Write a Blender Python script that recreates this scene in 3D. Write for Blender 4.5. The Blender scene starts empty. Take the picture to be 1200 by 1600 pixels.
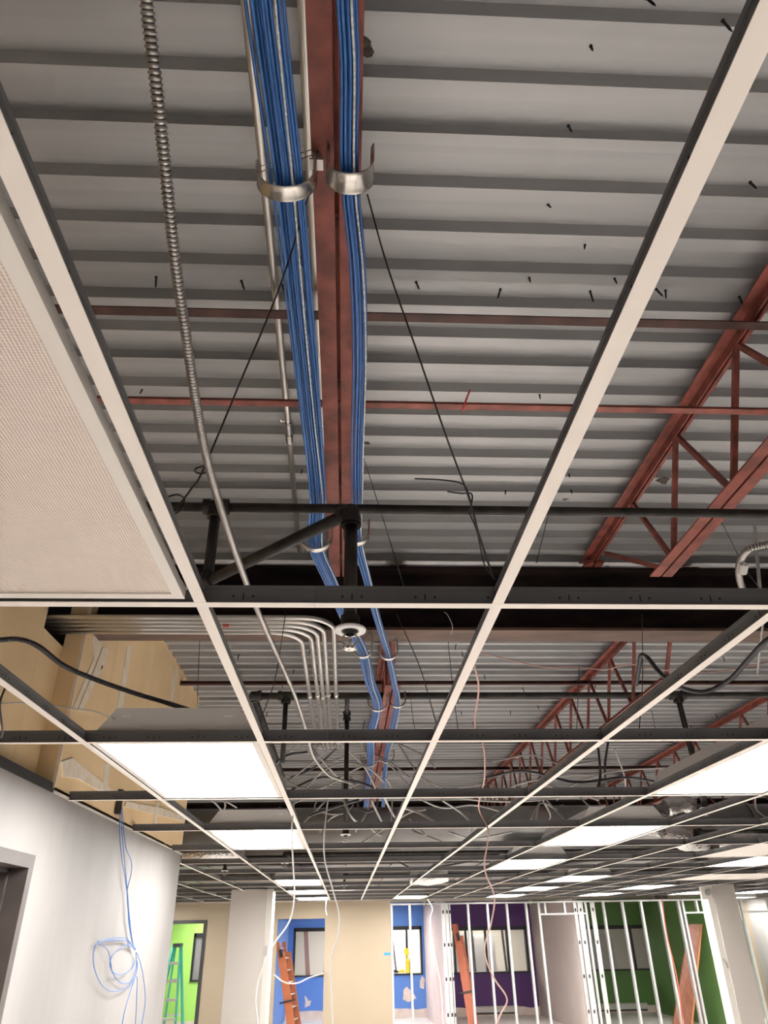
import bpy, math, random
import numpy as np
from mathutils import Vector

random.seed(7)
S = bpy.context.scene
COL = S.collection
C = 1.75                      # camera height above the floor; heights below are relative to it

# ---------------------------------------------------------------- camera
FPX, PIT, YAW, ROLL = 1122.88, math.radians(30.411), math.radians(3.175), math.radians(-1.002)
_f = Vector((math.sin(YAW)*math.cos(PIT), math.cos(YAW)*math.cos(PIT), math.sin(PIT)))
_r = Vector((math.cos(YAW), -math.sin(YAW), 0))
_u = _r.cross(_f)
CR = _r*math.cos(ROLL) + _u*math.sin(ROLL)
CU = -_r*math.sin(ROLL) + _u*math.cos(ROLL)
from mathutils import Matrix
cam = bpy.data.cameras.new('camera'); camo = bpy.data.objects.new('camera', cam); COL.objects.link(camo)
cam.sensor_fit = 'HORIZONTAL'; cam.sensor_width = 36; cam.lens = 36*FPX/1200
cam.clip_start = 0.02; cam.clip_end = 200
M4 = Matrix((CR, CU, -_f)).transposed().to_4x4(); M4.translation = (0, 0, C)
camo.matrix_world = M4
S.camera = camo

# ---------------------------------------------------------------- world, exposure
w = bpy.data.worlds.new('world'); S.world = w; w.use_nodes = True
w.node_tree.nodes['Background'].inputs[0].default_value = (.9, .93, 1, 1)
w.node_tree.nodes['Background'].inputs[1].default_value = 0.25
LAMP = 31.0                    # radiance of a lit troffer lens
LAMPC = (1.0, .975, .945)
S.view_settings.view_transform = 'Standard'; S.view_settings.look = 'None'
S.view_settings.gamma = 1; S.view_settings.use_curve_mapping = False
S.view_settings.exposure = 0.34
try:
    S.cycles.use_denoising = True
    S.cycles.max_bounces = 10; S.cycles.diffuse_bounces = 6; S.cycles.glossy_bounces = 4
    S.cycles.sample_clamp_indirect = 6
except Exception: pass

# ---------------------------------------------------------------- helpers
def at(x, y, z=None, Y=None, X=None):
    """point on a level plane (z), a cross plane (Y) or a side plane (X) under a sight line"""
    d = _f + CR*((x-600)/FPX) - CU*((y-800)/FPX)
    k = z/d.z if z is not None else (Y/d.y if Y is not None else X/d.x)
    return d*k

def mat(name, col, rough=.6, metal=0.0, var=0.0, scale=8, stretch=(1,1,1), bump=0.0, bscale=60, emit=None, estr=0, alpha=None, spec=.5, col2=None, detail=4):
    m = bpy.data.materials.new(name); m.use_nodes = True
    nt = m.node_tree; b = nt.nodes['Principled BSDF']
    b.inputs['Base Color'].default_value = (*col, 1); b.inputs['Roughness'].default_value = rough
    b.inputs['Metallic'].default_value = metal; b.inputs['Specular IOR Level'].default_value = spec
    tc = nt.nodes.new('ShaderNodeTexCoord'); mp = nt.nodes.new('ShaderNodeMapping')
    mp.inputs['Scale'].default_value = stretch
    nt.links.new(tc.outputs['Object'], mp.inputs['Vector'])
    if var or col2:
        n = nt.nodes.new('ShaderNodeTexNoise'); n.inputs['Scale'].default_value = scale; n.inputs['Detail'].default_value = detail
        nt.links.new(mp.outputs['Vector'], n.inputs['Vector'])
        r = nt.nodes.new('ShaderNodeValToRGB')
        r.color_ramp.elements[0].position = .35; r.color_ramp.elements[1].position = .68
        c2 = col2 if col2 else tuple(min(1, c*(1+var)) for c in col)
        c1 = col if col2 else tuple(c*(1-var) for c in col)
        r.color_ramp.elements[0].color = (*c1, 1); r.color_ramp.elements[1].color = (*c2, 1)
        nt.links.new(n.outputs['Fac'], r.inputs['Fac']); nt.links.new(r.outputs['Color'], b.inputs['Base Color'])
    if bump:
        n2 = nt.nodes.new('ShaderNodeTexNoise'); n2.inputs['Scale'].default_value = bscale
        nt.links.new(mp.outputs['Vector'], n2.inputs['Vector'])
        bp = nt.nodes.new('ShaderNodeBump'); bp.inputs['Strength'].default_value = bump; bp.inputs['Distance'].default_value = .01
        nt.links.new(n2.outputs['Fac'], bp.inputs['Height']); nt.links.new(bp.outputs['Normal'], b.inputs['Normal'])
    if emit:
        b.inputs['Emission Color'].default_value = (*emit, 1); b.inputs['Emission Strength'].default_value = estr
    if alpha is not None: b.inputs['Alpha'].default_value = alpha
    return m

class MB:
    def __init__(s): s.v = []; s.f = []; s.m = []; s.s = []
    def face(s, idx, mi=0, sm=False): s.f.append(tuple(idx)); s.m.append(mi); s.s.append(sm)
    def hexa(s, p, mi=0):
        k = len(s.v); s.v += [tuple(q) for q in p]
        for q in ((0,3,2,1),(4,5,6,7),(0,1,5,4),(1,2,6,5),(2,3,7,6),(3,0,4,7)): s.face([k+i for i in q], mi)
        return s
    def box(s, x0, x1, y0, y1, z0, z1, mi=0):
        return s.hexa([(x0,y0,z0),(x1,y0,z0),(x1,y1,z0),(x0,y1,z0),(x0,y0,z1),(x1,y0,z1),(x1,y1,z1),(x0,y1,z1)], mi)
    def bar(s, a, b, wu, wv, up=(0,0,1), mi=0):
        a, b = Vector(a), Vector(b); d = (b-a).normalized(); up = Vector(up)
        if abs(d.dot(up)) > .98: up = Vector((0,1,0))
        x = d.cross(up).normalized()*wu/2; y = x.cross(d).normalized()*wv/2
        return s.hexa([a-x-y,a+x-y,a+x+y,a-x+y,b-x-y,b+x-y,b+x+y,b-x+y], mi)
    def prism(s, prof, a, b, ux, uy, mi=0):
        a, b, ux, uy = Vector(a), Vector(b), Vector(ux), Vector(uy); k = len(s.v); n = len(prof)
        for o in (a, b): s.v += [tuple(o+ux*p[0]+uy*p[1]) for p in prof]
        for i in range(n):
            j = (i+1) % n; s.face((k+i, k+j, k+n+j, k+n+i), mi)
        s.face([k+i for i in reversed(range(n))], mi); s.face([k+n+i for i in range(n)], mi)
        return s
    def tube(s, pts, r, n=8, mi=0, cap=True):
        P = [Vector(p) for p in pts]; N = len(P); k = len(s.v)
        rr = r if isinstance(r, (list, tuple)) else [r]*N
        t = [(P[min(i+1,N-1)]-P[max(i-1,0)]).normalized() for i in range(N)]
        up = Vector((0,0,1)) if abs(t[0].z) < .9 else Vector((1,0,0))
        x = t[0].cross(up).normalized()
        for i in range(N):
            x = (x - t[i]*x.dot(t[i]))
            x = x.normalized() if x.length > 1e-6 else t[i].orthogonal().normalized()
            y = t[i].cross(x)
            for j in range(n):
                a = 2*math.pi*j/n; s.v.append(tuple(P[i]+(x*math.cos(a)+y*math.sin(a))*rr[i]))
        for i in range(N-1):
            for j in range(n):
                j2 = (j+1) % n; s.face((k+i*n+j, k+i*n+j2, k+(i+1)*n+j2, k+(i+1)*n+j), mi, True)
        if cap:
            s.face([k+j for j in reversed(range(n))], mi); s.face([k+(N-1)*n+j for j in range(n)], mi)
        return s
    def lathe(s, o, axis, prof, n=20, mi=0):
        """prof: (distance along axis, radius)"""
        o, ax = Vector(o), Vector(axis).normalized(); x = ax.orthogonal().normalized(); y = ax.cross(x); k = len(s.v)
        for d, r in prof:
            for j in range(n):
                a = 2*math.pi*j/n; s.v.append(tuple(o+ax*d+(x*math.cos(a)+y*math.sin(a))*r))
        for i in range(len(prof)-1):
            for j in range(n):
                j2 = (j+1) % n; s.face((k+i*n+j, k+i*n+j2, k+(i+1)*n+j2, k+(i+1)*n+j), mi, False)
        return s
    def mesh(s, name, mats, off=(0,0,0)):
        me = bpy.data.meshes.new(name)
        me.from_pydata([(a-off[0], b-off[1], c-off[2]) for a, b, c in s.v], [], s.f)
        for m in (mats if isinstance(mats, (list, tuple)) else [mats]): me.materials.append(m)
        me.polygons.foreach_set('material_index', s.m); me.polygons.foreach_set('use_smooth', s.s); me.update()
        return me
    def build(s, name, mats, parent=None):
        """a mesh object; coordinates are in the room with heights relative to the camera"""
        off = Vector((0,0,0))
        if parent is None:
            v = np.array(s.v); lo, hi = v.min(0), v.max(0); off = Vector(((lo[0]+hi[0])/2, (lo[1]+hi[1])/2, lo[2]))
        else:
            p = parent
            while p is not None: off = off + p.location; p = p.parent
            off = off - Vector((0,0,C))
        o = bpy.data.objects.new(name, s.mesh(name, mats, off)); COL.objects.link(o)
        if parent is None: o.location = off + Vector((0,0,C))
        else: o.parent = parent
        return o

def tag(o, label=None, cat=None, group=None, kind=None):
    if label: o['label'] = label
    if cat: o['category'] = cat
    if group: o['group'] = group
    if kind: o['kind'] = kind
    return o
def thing(name, label, cat, loc, group=None, kind=None):
    o = bpy.data.objects.new(name, None); COL.objects.link(o); o.empty_display_size = .05
    o.location = Vector(loc)+Vector((0,0,C))
    return tag(o, label, cat, group, kind)
def child(name, me, parent, loc=(0,0,0), rot=None):
    """an alike piece sharing mesh data; loc relative to the parent"""
    o = bpy.data.objects.new(name, me); COL.objects.link(o); o.parent = parent; o.location = loc
    if rot: o.rotation_euler = rot
    return o
def cr(pts, n=8):
    P = [Vector(p) for p in pts]; P = [P[0]*2-P[1]] + P + [P[-1]*2-P[-2]]; out = []
    for i in range(1, len(P)-2):
        a, b, c, d = P[i-1:i+3]
        for k in range(n):
            t = k/n
            out.append(.5*((2*b)+(c-a)*t+(2*a-5*b+4*c-d)*t*t+(3*b-a-3*c+d)*t**3))
    out.append(P[-2]); return out
def resample(P, step):
    out = [P[0]]; acc = 0
    for a, b in zip(P[:-1], P[1:]):
        L = (b-a).length
        if L < 1e-9: continue
        t = step-acc
        while t <= L: out.append(a.lerp(b, t/L)); t += step
        acc = L-(t-step)
    return out

# ---------------------------------------------------------------- materials
m_deck = mat('galvanised_deck', (.32,.322,.325), .42, .22, col2=(.395,.397,.40), scale=1.6, stretch=(.25,6,1), bump=.04, bscale=4)
m_red = mat('red_oxide_primer', (.225,.058,.041), .6, 0, var=.35, scale=14, bump=.06, bscale=90)
m_redd = mat('brown_primer', (.062,.022,.016), .65, 0, var=.4, scale=10, bump=.08, bscale=60)
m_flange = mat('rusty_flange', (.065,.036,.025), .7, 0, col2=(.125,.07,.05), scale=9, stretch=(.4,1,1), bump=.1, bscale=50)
m_beam = mat('shaded_beam_primer', (.011,.008,.009), .9, 0, spec=.1, col2=(.028,.017,.014), scale=9, stretch=(.4,1,1), bump=.1, bscale=50)  # dark primer with the shade on web and top flange put into its colour
m_tee = mat('tee_white_enamel', (.93,.865,.795), .45)
m_web = mat('tee_galvanised_web', (.15,.15,.152), .45, .3, var=.15, scale=5, stretch=(.3,1,1))
m_slot = mat('dark_slot', (.012,.012,.012), .8)
m_pipe = mat('black_steel_pipe', (.013,.012,.011), .5, .1, spec=.3, col2=(.04,.034,.030), scale=18, bump=.05, bscale=80)
m_emt = mat('galvanised_conduit', (.62,.60,.57), .28, .85, var=.08, scale=6)
m_hook = mat('bright_zinc', (.62,.59,.55), .25, .9, var=.12, scale=16)
m_hookd = mat('dull_zinc', (.40,.38,.36), .4, .8)
m_blue = mat('blue_cable_jacket', (.022,.105,.33), .42)
m_blue2 = mat('blue_cable_jacket_pale', (.036,.145,.42), .42)
m_cord = mat('white_cord', (.62,.66,.66), .6, 0, var=.3, scale=120)
m_flex = mat('flex_steel_armour', (.42,.40,.38), .35, .8)
m_groove = mat('armour_groove', (.05,.045,.04), .6, .3)
m_flexd = mat('dark_flex_armour', (.055,.055,.06), .4, .5)
m_wire = mat('dark_tie_wire', (.035,.033,.033), .5, .5)
m_wireg = mat('grey_tie_wire', (.28,.27,.26), .45, .6)
m_screw = mat('black_screw', (.012,.011,.011), .5, .3)
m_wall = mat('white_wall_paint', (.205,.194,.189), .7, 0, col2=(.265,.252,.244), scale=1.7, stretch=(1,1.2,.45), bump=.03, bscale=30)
m_tan = mat('tan_drywall_paper', (.74,.55,.31), .85, 0, col2=(.82,.62,.37), scale=2.2, bump=.02, bscale=40)
m_mud = mat('joint_compound', (.84,.77,.66), .85, 0, col2=(.74,.63,.48), scale=14)
m_beige = mat('beige_wall_paint', (.30,.243,.172), .7, 0, var=.02, scale=2)
m_column = mat('off_white_paint', (.49,.458,.422), .7, 0, var=.02, scale=2)
m_trimw = mat('white_trim', (.62,.59,.54), .6)
m_bright = mat('white_enamel_and_lit_holes', (.95,.95,.94), .4)  # escutcheon enamel, and the white of light showing through troffer holes
m_dgrey = mat('dark_grey_metal', (.04,.039,.04), .5, .4)
m_frame = mat('door_frame_paint', (.065,.055,.051), .5, .1, var=.1, scale=8)
m_door = mat('brown_door', (.135,.082,.063), .5, 0, var=.1, scale=5)
m_floor = mat('concrete_floor', (.82,.765,.715), .7, 0, var=.05, scale=1.5, bump=.03, bscale=20)
m_house = mat('troffer_housing', (.78,.775,.765), .45, .1)
m_wframe = mat('troffer_frame_white', (.82,.78,.72), .4)
m_lit = mat('lit_lens', (.9,.9,.88), .5, emit=LAMPC, estr=LAMP)
m_blu = mat('blue_wall_paint', (.10,.235,.62), .6, 0, var=.04, scale=2)
m_pur = mat('purple_wall_paint', (.085,.025,.15), .6, 0, var=.05, scale=2)
m_grn = mat('dark_green_wall_paint', (.10,.21,.055), .6, 0, var=.05, scale=2)
m_lime = mat('lime_green_wall_paint', (.40,.74,.15), .6, 0, var=.04, scale=2)
m_pink = mat('pink_primer_wall', (.82,.68,.63), .7, 0, var=.03, scale=3)
m_greige = mat('greige_wall_paint', (.58,.51,.48), .7, 0, var=.03, scale=2)
m_plast = mat('bare_plaster', (.80,.68,.60), .85, 0, col2=(.66,.56,.49), scale=6)
m_stud = mat('galvanised_stud', (.46,.46,.45), .4, .45, var=.06, scale=5)
m_duct = mat('galvanised_duct', (.20,.197,.192), .38, .7, var=.15, scale=3)
m_foil = mat('crinkled_foil', (.62,.61,.60), .22, .95, bump=1.0, bscale=45)
m_orange = mat('orange_fibreglass', (.40,.12,.045), .5, 0, var=.06, scale=6)
m_rust = mat('red_brown_fibreglass', (.36,.10,.05), .5, 0, var=.06, scale=6)
m_green = mat('green_fibreglass', (.02,.28,.20), .5)
m_alu = mat('aluminium', (.62,.62,.60), .35, .7)
m_wood = mat('brown_wood_slab', (.20,.075,.042), .5, 0, var=.2, scale=5, stretch=(6,6,.5))
m_wedge = mat('orange_wood_edge', (.52,.20,.075), .6, 0, var=.1, scale=8)
m_black = mat('black_window_frame', (.018,.017,.018), .5)
m_whitec = mat('white_cable_jacket', (.46,.44,.42), .5)
m_pinkc = mat('pink_cable_jacket', (.48,.30,.26), .5)
m_greyc = mat('grey_cable_jacket', (.36,.35,.34), .5, .2)
m_yel = mat('yellow_plastic', (.80,.62,.03), .5)
m_tape = mat('blue_masking_tape', (.02,.20,.62), .6)
m_rtie = mat('red_tie', (.55,.03,.03), .5)
m_cream = mat('cream_far_wall', (.72,.66,.55), .7)
m_tile = mat('mineral_tile', (.74,.70,.65), .9, bump=.2, bscale=200)
m_tag = mat('printed_tag', (.75,.73,.70), .6)
m_glass = bpy.data.materials.new('window_glass'); m_glass.use_nodes = True
_b = m_glass.node_tree.nodes['Principled BSDF']; _b.inputs['Base Color'].default_value = (.9,.93,.93,1)
_b.inputs['Roughness'].default_value = .03; _b.inputs['Alpha'].default_value = .12
# prismatic lens of the unlit troffer: fine diamond relief
m_lens = bpy.data.materials.new('prismatic_lens'); m_lens.use_nodes = True
nt = m_lens.node_tree; b = nt.nodes['Principled BSDF']
b.inputs['Base Color'].default_value = (.80,.69,.615,1); b.inputs['Roughness'].default_value = .4
tc = nt.nodes.new('ShaderNodeTexCoord'); mp = nt.nodes.new('ShaderNodeMapping'); mp.inputs['Rotation'].default_value = (0,0,math.radians(45))
nt.links.new(tc.outputs['Object'], mp.inputs['Vector'])
sx = nt.nodes.new('ShaderNodeSeparateXYZ'); nt.links.new(mp.outputs['Vector'], sx.inputs[0])
def _math(op, a, bb=None):
    n = nt.nodes.new('ShaderNodeMath'); n.operation = op
    for i, q in enumerate((a, bb)):
        if q is None: continue
        if isinstance(q, (int, float)): n.inputs[i].default_value = q
        else: nt.links.new(q, n.inputs[i])
    return n.outputs[0]
K = 2*math.pi/.0068
hgt = _math('MULTIPLY', _math('SINE', _math('MULTIPLY', sx.outputs[0], K)), _math('SINE', _math('MULTIPLY', sx.outputs[1], K)))
bp = nt.nodes.new('ShaderNodeBump'); bp.inputs['Strength'].default_value = .5; bp.inputs['Distance'].default_value = .002
nt.links.new(hgt, bp.inputs['Height']); nt.links.new(bp.outputs['Normal'], b.inputs['Normal'])

# ================================================================ STRUCTURE
GRID = .586; DECK = 1.88; FL = -C
XL = -1.36                                    # face of the left wall
YP = 16.8; YB = 21.0                          # partition line, back of the rooms behind it
def struct(o, label): tag(o, label, None, None, 'structure'); return o

struct(MB().box(-6, 10, -4.2, 25, FL-.1, FL).build('floor', m_floor), 'bare warm grey concrete floor')

# --- fluted steel deck, one mesh per 36 inch sheet
ceil = thing('ceiling', 'corrugated galvanised steel roof deck seen from below', None, (0,0,DECK), kind='structure')
P6 = .1524; HT = .037
prof = []
for i in range(6):
    y = i*P6
    prof += [(y, 0), (y+.045, 0), (y+.0575, HT), (y+.140, HT)]
prof.append((6*P6, 0))
def sheet_mesh():
    mb = MB(); X0, X1 = -5.9, 10.0; n = len(prof)
    for j, X in enumerate((X0, X1)): mb.v += [(X, p[0], p[1]) for p in prof]
    for i in range(n-1): mb.face((i, i+1, n+i+1, n+i))
    # lap seam: a thin lip at the end of the sheet
    mb.box(X0, X1, 6*P6-.012, 6*P6+.022, -.0016, -.0004)
    return mb.mesh('deck_sheet', m_deck)
me_sheet = sheet_mesh()
Y0D = -4.05
# phase so that the ribs fall where the photo has them (dark web at y=287, x=600)
ph = at(600, 281, z=DECK+.02).y
Y0D = ph - .1485 - P6*6*5
k = 0
while Y0D + k*6*P6 < 25:
    child('deck_sheet', me_sheet, ceil, (0, Y0D+k*6*P6, 0)); k += 1
# screw tips through the deck
ms = MB().lathe((0,0,0), (0,0,-1), [(-.004,.0001),(0,.0048),(.003,.0052),(.005,.0036),(.036,.0033),(.048,.0006)], 8).mesh('screw_tip', m_screw)
msh = MB().lathe((0,0,0), (0,0,-1), [(-.004,.0001),(0,.0046),(.003,.0046),(.004,.0032),(.016,.003),(.024,.0004)], 8).mesh('screw_tip_short', m_screw)
for x, y, L in [(1010,-3,1),(1129,32,1),(923,72,0),(888,197,1),(1172,285,1),(856,320,0),(914,383,0),(650,441,1),(782,452,1),(827,434,0),(960,435,0),(922,455,1),(1025,452,1),(1040,454,1),(1155,464,1),(244,433,1),(377,439,1),(441,445,1),(843,617,0),(889,741,0),(892,766,0),(790,767,0),(472,735,0),(222,609,0),
                (670,448,0)][:24]:
    p = at(x, y, z=DECK); o = child('screw_tip', ms if L else msh, ceil, (p.x, p.y, .001), (random.uniform(-.25,.25), random.uniform(-.35,.35), 0))
m_burn = mat('weld_burn', (.03,.022,.018), .9, 0, col2=(.12,.10,.085), scale=60)
for x, y, r in [(571,42,.022),(571,697,.020),(560,690,.014),(1035,740,.03),(952,878,.03),(888,770,.02)]:
    p = at(x, y, z=DECK+.036); mb = MB(); n = 14
    mb.v = [(r*(1+.35*math.sin(3*a+x))*math.cos(a), r*(1+.3*math.cos(2*a+y))*math.sin(a), z) for z in (0,-.0012) for a in [2*math.pi*i/n for i in range(n)]]
    mb.face(range(n)); mb.face(range(2*n-1, n-1, -1))
    for i in range(n): mb.face((i, (i+1) % n, n+(i+1) % n, n+i))
    q = ((p.y-Y0D) % P6); zz = .0004 if q < .045 else HT-.0004
    yy = p.y-q+(.022 if q < .045 else .098)
    child('weld_burn', mb.mesh('weld_burn', m_burn), ceil, (p.x, yy, zz-.0008))
for i in range(34):   # small tips in the far bay
    p = Vector((random.uniform(-1, 4.5), random.uniform(4.2, 8.5), DECK))
    child('screw_tip', ms, ceil, (p.x, p.y, .001), (random.uniform(-.2,.2), random.uniform(-.2,.2), 0))

# --- left wall: white below the grid, tan drywall above
WY1 = 6.62; DY0, DY1, DH = 2.55, 3.47, .265
wl = MB()
TOP = GRID+.012
wl.box(XL-.13, XL, -4.2, DY0-.05, FL, TOP).box(XL-.13, XL, DY1+.05, WY1, FL, TOP).box(XL-.13, XL, DY0-.05, DY1+.05, DH+.05, TOP)
wall_left = struct(wl.build('wall_left', m_wall), 'white painted left wall with grey scuffs')
def sheetbox(name, x, y0, y1, z0, z1, m, parent, t=.012): return MB().box(x-t, x, y0, y1, z0, z1).build(name, m, parent)
ZT = DECK+.03
CY = 3.60
# recessed run nearest the camera, with the notch the conduits come through
for a, bb in ((-4.2,-2.1),(-2.1,.33),(.33,1.55),(1.55,3.33)): sheetbox('drywall_sheet', XL-.10, a, bb-.002, TOP+.03, ZT, m_tan, wall_left)
sheetbox('drywall_sheet', XL-.10, 3.33, CY+.08, TOP+.03, 1.292, m_tan, wall_left)
MB().box(XL-.10, XL-.002, CY, CY+.012, TOP+.01, ZT).build('drywall_return', m_tan, wall_left)
MB().box(XL-.012, XL+.004, CY-.004, CY+.004, TOP+.01, ZT).build('corner_bead', m_mud, wall_left)
seams = [CY+.012, 4.12, 4.95, 5.86, WY1]
for a, bb in zip(seams[:-1], seams[1:]): sheetbox('drywall_sheet', XL, a, bb-.002, TOP+.02, ZT, m_tan, wall_left)
MB().box(XL-.13, XL-.012, WY1-.012, WY1, TOP, ZT).build('drywall_return', m_tan, wall_left)
MUD = [0]
def wq(pts, name='joint_compound'):           # a skim of compound on the wall, outline given in (y, h)
    MUD[0] += 1; mb = MB(); n = len(pts); ar = sum(pts[i][0]*pts[(i+1)%n][1]-pts[(i+1)%n][0]*pts[i][1] for i in range(n))
    mb.prism(pts if ar > 0 else pts[::-1], (XL-.001,0,0), (XL+.0018+.0007*MUD[0],0,0), (0,1,0), (0,0,1)); return mb.build(name, m_mud, wall_left)
def wp(x, y): p = at(x, y, X=XL+.002); return (p.y, p.z)
MB().box(XL-.002,XL+.003,CY,WY1,DECK-.006,DECK+.0005).build('deck_closure', m_tan, wall_left)
wq([wp(199,1009),wp(206,1009),wp(191,1110),wp(182,1110)]); wq([wp(274,1042),wp(278,1046),wp(267,1108),wp(262,1108)])
wq([wp(148,988),wp(162,1000),wp(156,1018),wp(120,1108),wp(114,1105),wp(146,1030),wp(144,1000)])
wq([wp(160,1012),wp(170,1014),wp(162,1040),wp(127,1112),wp(121,1110),wp(150,1040)])
wq([wp(96,1190),wp(112,1184),wp(150,1215),wp(178,1236),wp(168,1243),wp(120,1216),wp(98,1214)])
wq([wp(163,1192),wp(171,1194),wp(166,1238),wp(160,1236)]); wq([wp(196,1252),wp(250,1262),wp(290,1276),wp(288,1284),wp(240,1272),wp(194,1260)])
wq([wp(243,1254),wp(248,1254),wp(243,1296),wp(239,1294)])
MB().tube([at(158,1046,X=XL+.004), at(160,1040,X=XL+.006)], .004, 6).build('nail_hole', m_slot, wall_left)
# dark channel along the top of the white wall
tr = MB().box(XL-.10, XL-.004, -4.2, CY-.01, TOP, TOP+.032).box(XL-.004, XL+.004, -4.2, CY-.01, TOP-.012, TOP+.004)
struct(tr.build('trim_1', m_dgrey), 'dark metal channel along the top of the white wall')
struct(MB().box(XL, XL+.006, CY, WY1, TOP-.010, TOP).build('trim_2', m_trimw), 'white edge bead along the wall top')
# door
d1 = thing('door_1', 'dark brown door in a grey metal frame at the left edge', None, (XL, (DY0+DY1)/2, FL), kind='structure')
fr = MB().box(XL-.12, XL+.012, DY1, DY1+.052, FL, DH+.052).box(XL-.12, XL+.012, DY0-.052, DY0, FL, DH+.052).box(XL-.12, XL+.012, DY0, DY1, DH, DH+.052)
fr.box(XL-.105, XL-.065, DY1-.016, DY1, FL, DH).box(XL-.105, XL-.065, DY0, DY0+.016, FL, DH).box(XL-.105, XL-.065, DY0, DY1, DH-.016, DH)
fr.build('door_frame', m_frame, d1)
lf = MB().box(XL-.15, XL-.107, DY0+.004, DY1-.004, FL+.01, DH-.004).build('door_leaf', m_door, d1)
for z in (-.05, -.75, -1.5):
    MB().tube([(XL-.07, DY1-.012, z), (XL-.07, DY1-.012, z+.10)], .007, 8).build('hinge', m_hookd, d1)

# --- rest of the shell
struct(MB().box(-6, 10, -4.2, -4.1, FL, DECK).build('wall_rear', m_wall), 'white wall behind the viewpoint')
struct(MB().box(9.6, 9.7, -4.1, 25, FL, DECK+.03).build('wall_right', m_wall), 'white wall at the far right side')
struct(MB().box(-5.9, -5.8, WY1, 25, FL, DECK+.03).build('wall_far_left', m_beige), 'beige side wall beyond the left wall')
struct(MB().box(-5.9, -5.8, -4.2, WY1, FL, DECK+.03).build('wall_side_room', m_tan), 'unfinished wall of the room behind the left wall')
struct(MB().box(-5.8, XL-.13, WY1-.1, WY1, FL, DECK+.03).build('wall_left_return', m_tan), 'return wall behind the end of the white wall')
struct(MB().box(-5.8, 9.6, 24.9, 25, FL, DECK+.03).build('wall_end', m_cream), 'cream wall at the very back')
# beige partition with a door opening and a wide opening into the blue room
H2 = GRID+.01
wb = MB()
T = .12
wb.box(-5.8,-3.62,YP,YP+T,FL,H2).box(-3.62,-2.80,YP,YP+T,.27,H2).box(-2.80,-1.37,YP,YP+T,FL,H2).box(-1.37,-.41,YP,YP+T,.288,H2).box(-.41,.92,YP,YP+T,FL,H2)
wall_back = struct(wb.build('wall_back', m_beige), 'beige painted partition wall at the far end of the hall')
df = MB().box(-2.84,-2.775,YP-.02,YP+.14,FL,.295).box(-3.66,-3.595,YP-.02,YP+.14,FL,.295).box(-3.60,-2.84,YP-.02,YP+.14,.235,.295)
struct(df.build('door_2', m_dgrey), 'dark metal door frame into the lime green room')
MB().box(-.50,-.404,YP-.012,YP-.001,-.0,.0) if False else None

def wall_win(name, x0, x1, y, wx0, wx1, z0, z1, m, label, plaster=True, zt=H2+.1):
    mb = MB().box(x0,wx0,y,y+.1,FL,zt).box(wx1,x1,y,y+.1,FL,zt).box(wx0,wx1,y,y+.1,FL,z0).box(wx0,wx1,y,y+.1,z1,zt)
    o = struct(mb.build(name, m), label)
    if plaster:
        pts = [(x0, FL), (x1, FL)]; n = 14; top = [(x1-(x1-x0)*i/n, FL+.16+random.uniform(-.02,.03)) for i in range(n+1)]
        MB().prism(pts+top, (0,y-.006,0), (0,y-.0005,0), (1,0,0), (0,0,1)).build('bare_plaster_strip', m_plast, o)
    return o
def window(idx, x0, x1, y, z0, z1, mull, label, pane=True):
    o = thing('window_%d' % idx, label, None, ((x0+x1)/2, y, z0), kind='structure')
    f = .045
    MB().box(x0,x1,y-.02,y+.12,z1-f*1.8,z1).box(x0,x1,y-.03,y+.12,z0,z0+f*.7).box(x0,x0+f,y-.02,y+.12,z0,z1).box(x1-f,x1,y-.02,y+.12,z0,z1).build('window_frame', m_black, o)
    xs = [x0]+mull+[x1]
    for mx in mull: MB().box(mx-.025,mx+.025,y,y+.09,z0+f*.7,z1-f*1.8).build('mullion', m_black, o)
    for a, bb in zip(xs[:-1], xs[1:]): MB().box(a+.026,bb-.026,y+.045,y+.051,z0+.03,z1-.08).build('pane', m_glass, o)
    return o
# blue room
wbb = wall_win('wall_blue_room_back', -1.42, 2.0, YB, -1.28, 1.93, -.88, .16, m_blu, 'blue painted back wall of the middle room')
window(1, -1.28, 1.93, YB, -.88, .16, [-.45,.10,.9,1.55], 'black framed interior window in the blue wall')
struct(MB().box(-1.50,-1.42,YP+T,YB,FL,H2).build('wall_blue_room_left', m_blu), 'blue side wall of the middle room')
struct(MB().box(1.99,2.07,YP+.1,YB,FL,H2).build('wall_blue_room_right', m_pink), 'pink primed side wall of the middle room')
def patch(parent, y, pts, m=None):
    MB().prism(pts, (0,y-.007,0), (0,y-.0005,0), (1,0,0), (0,0,1)).build('plaster_patch', m or m_plast, parent)
patch(wbb, YB, [(-.95,-1.50),(-.83,-1.46),(-.80,-1.36),(-.86,-1.37),(-.93,-1.28),(-.97,-1.26),(-.94,-1.38)])
patch(wbb, YB, [(1.42,-1.38),(1.55,-1.44),(1.75,-1.36),(1.66,-1.24),(1.52,-1.12),(1.44,-1.18)])
patch(wbb, YB, [(1.84,-1.15),(1.94,-1.18),(1.97,-.98),(1.91,-.90),(1.85,-1.0)])
# purple room
wpb = wall_win('wall_purple_room_back', 2.07, 4.75, YB, 2.25, 4.6, -.88, .12, m_pur, 'deep purple back wall seen between the studs')
window(2, 2.25, 4.6, YB, -.88, .12, [2.75,3.05,3.55,4.1], 'dark framed interior window in the purple wall')
struct(MB().box(4.75,4.85,YP+.1,YB,FL,H2).build('wall_purple_room_right', m_greige), 'greige side wall beside the purple room')
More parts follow.
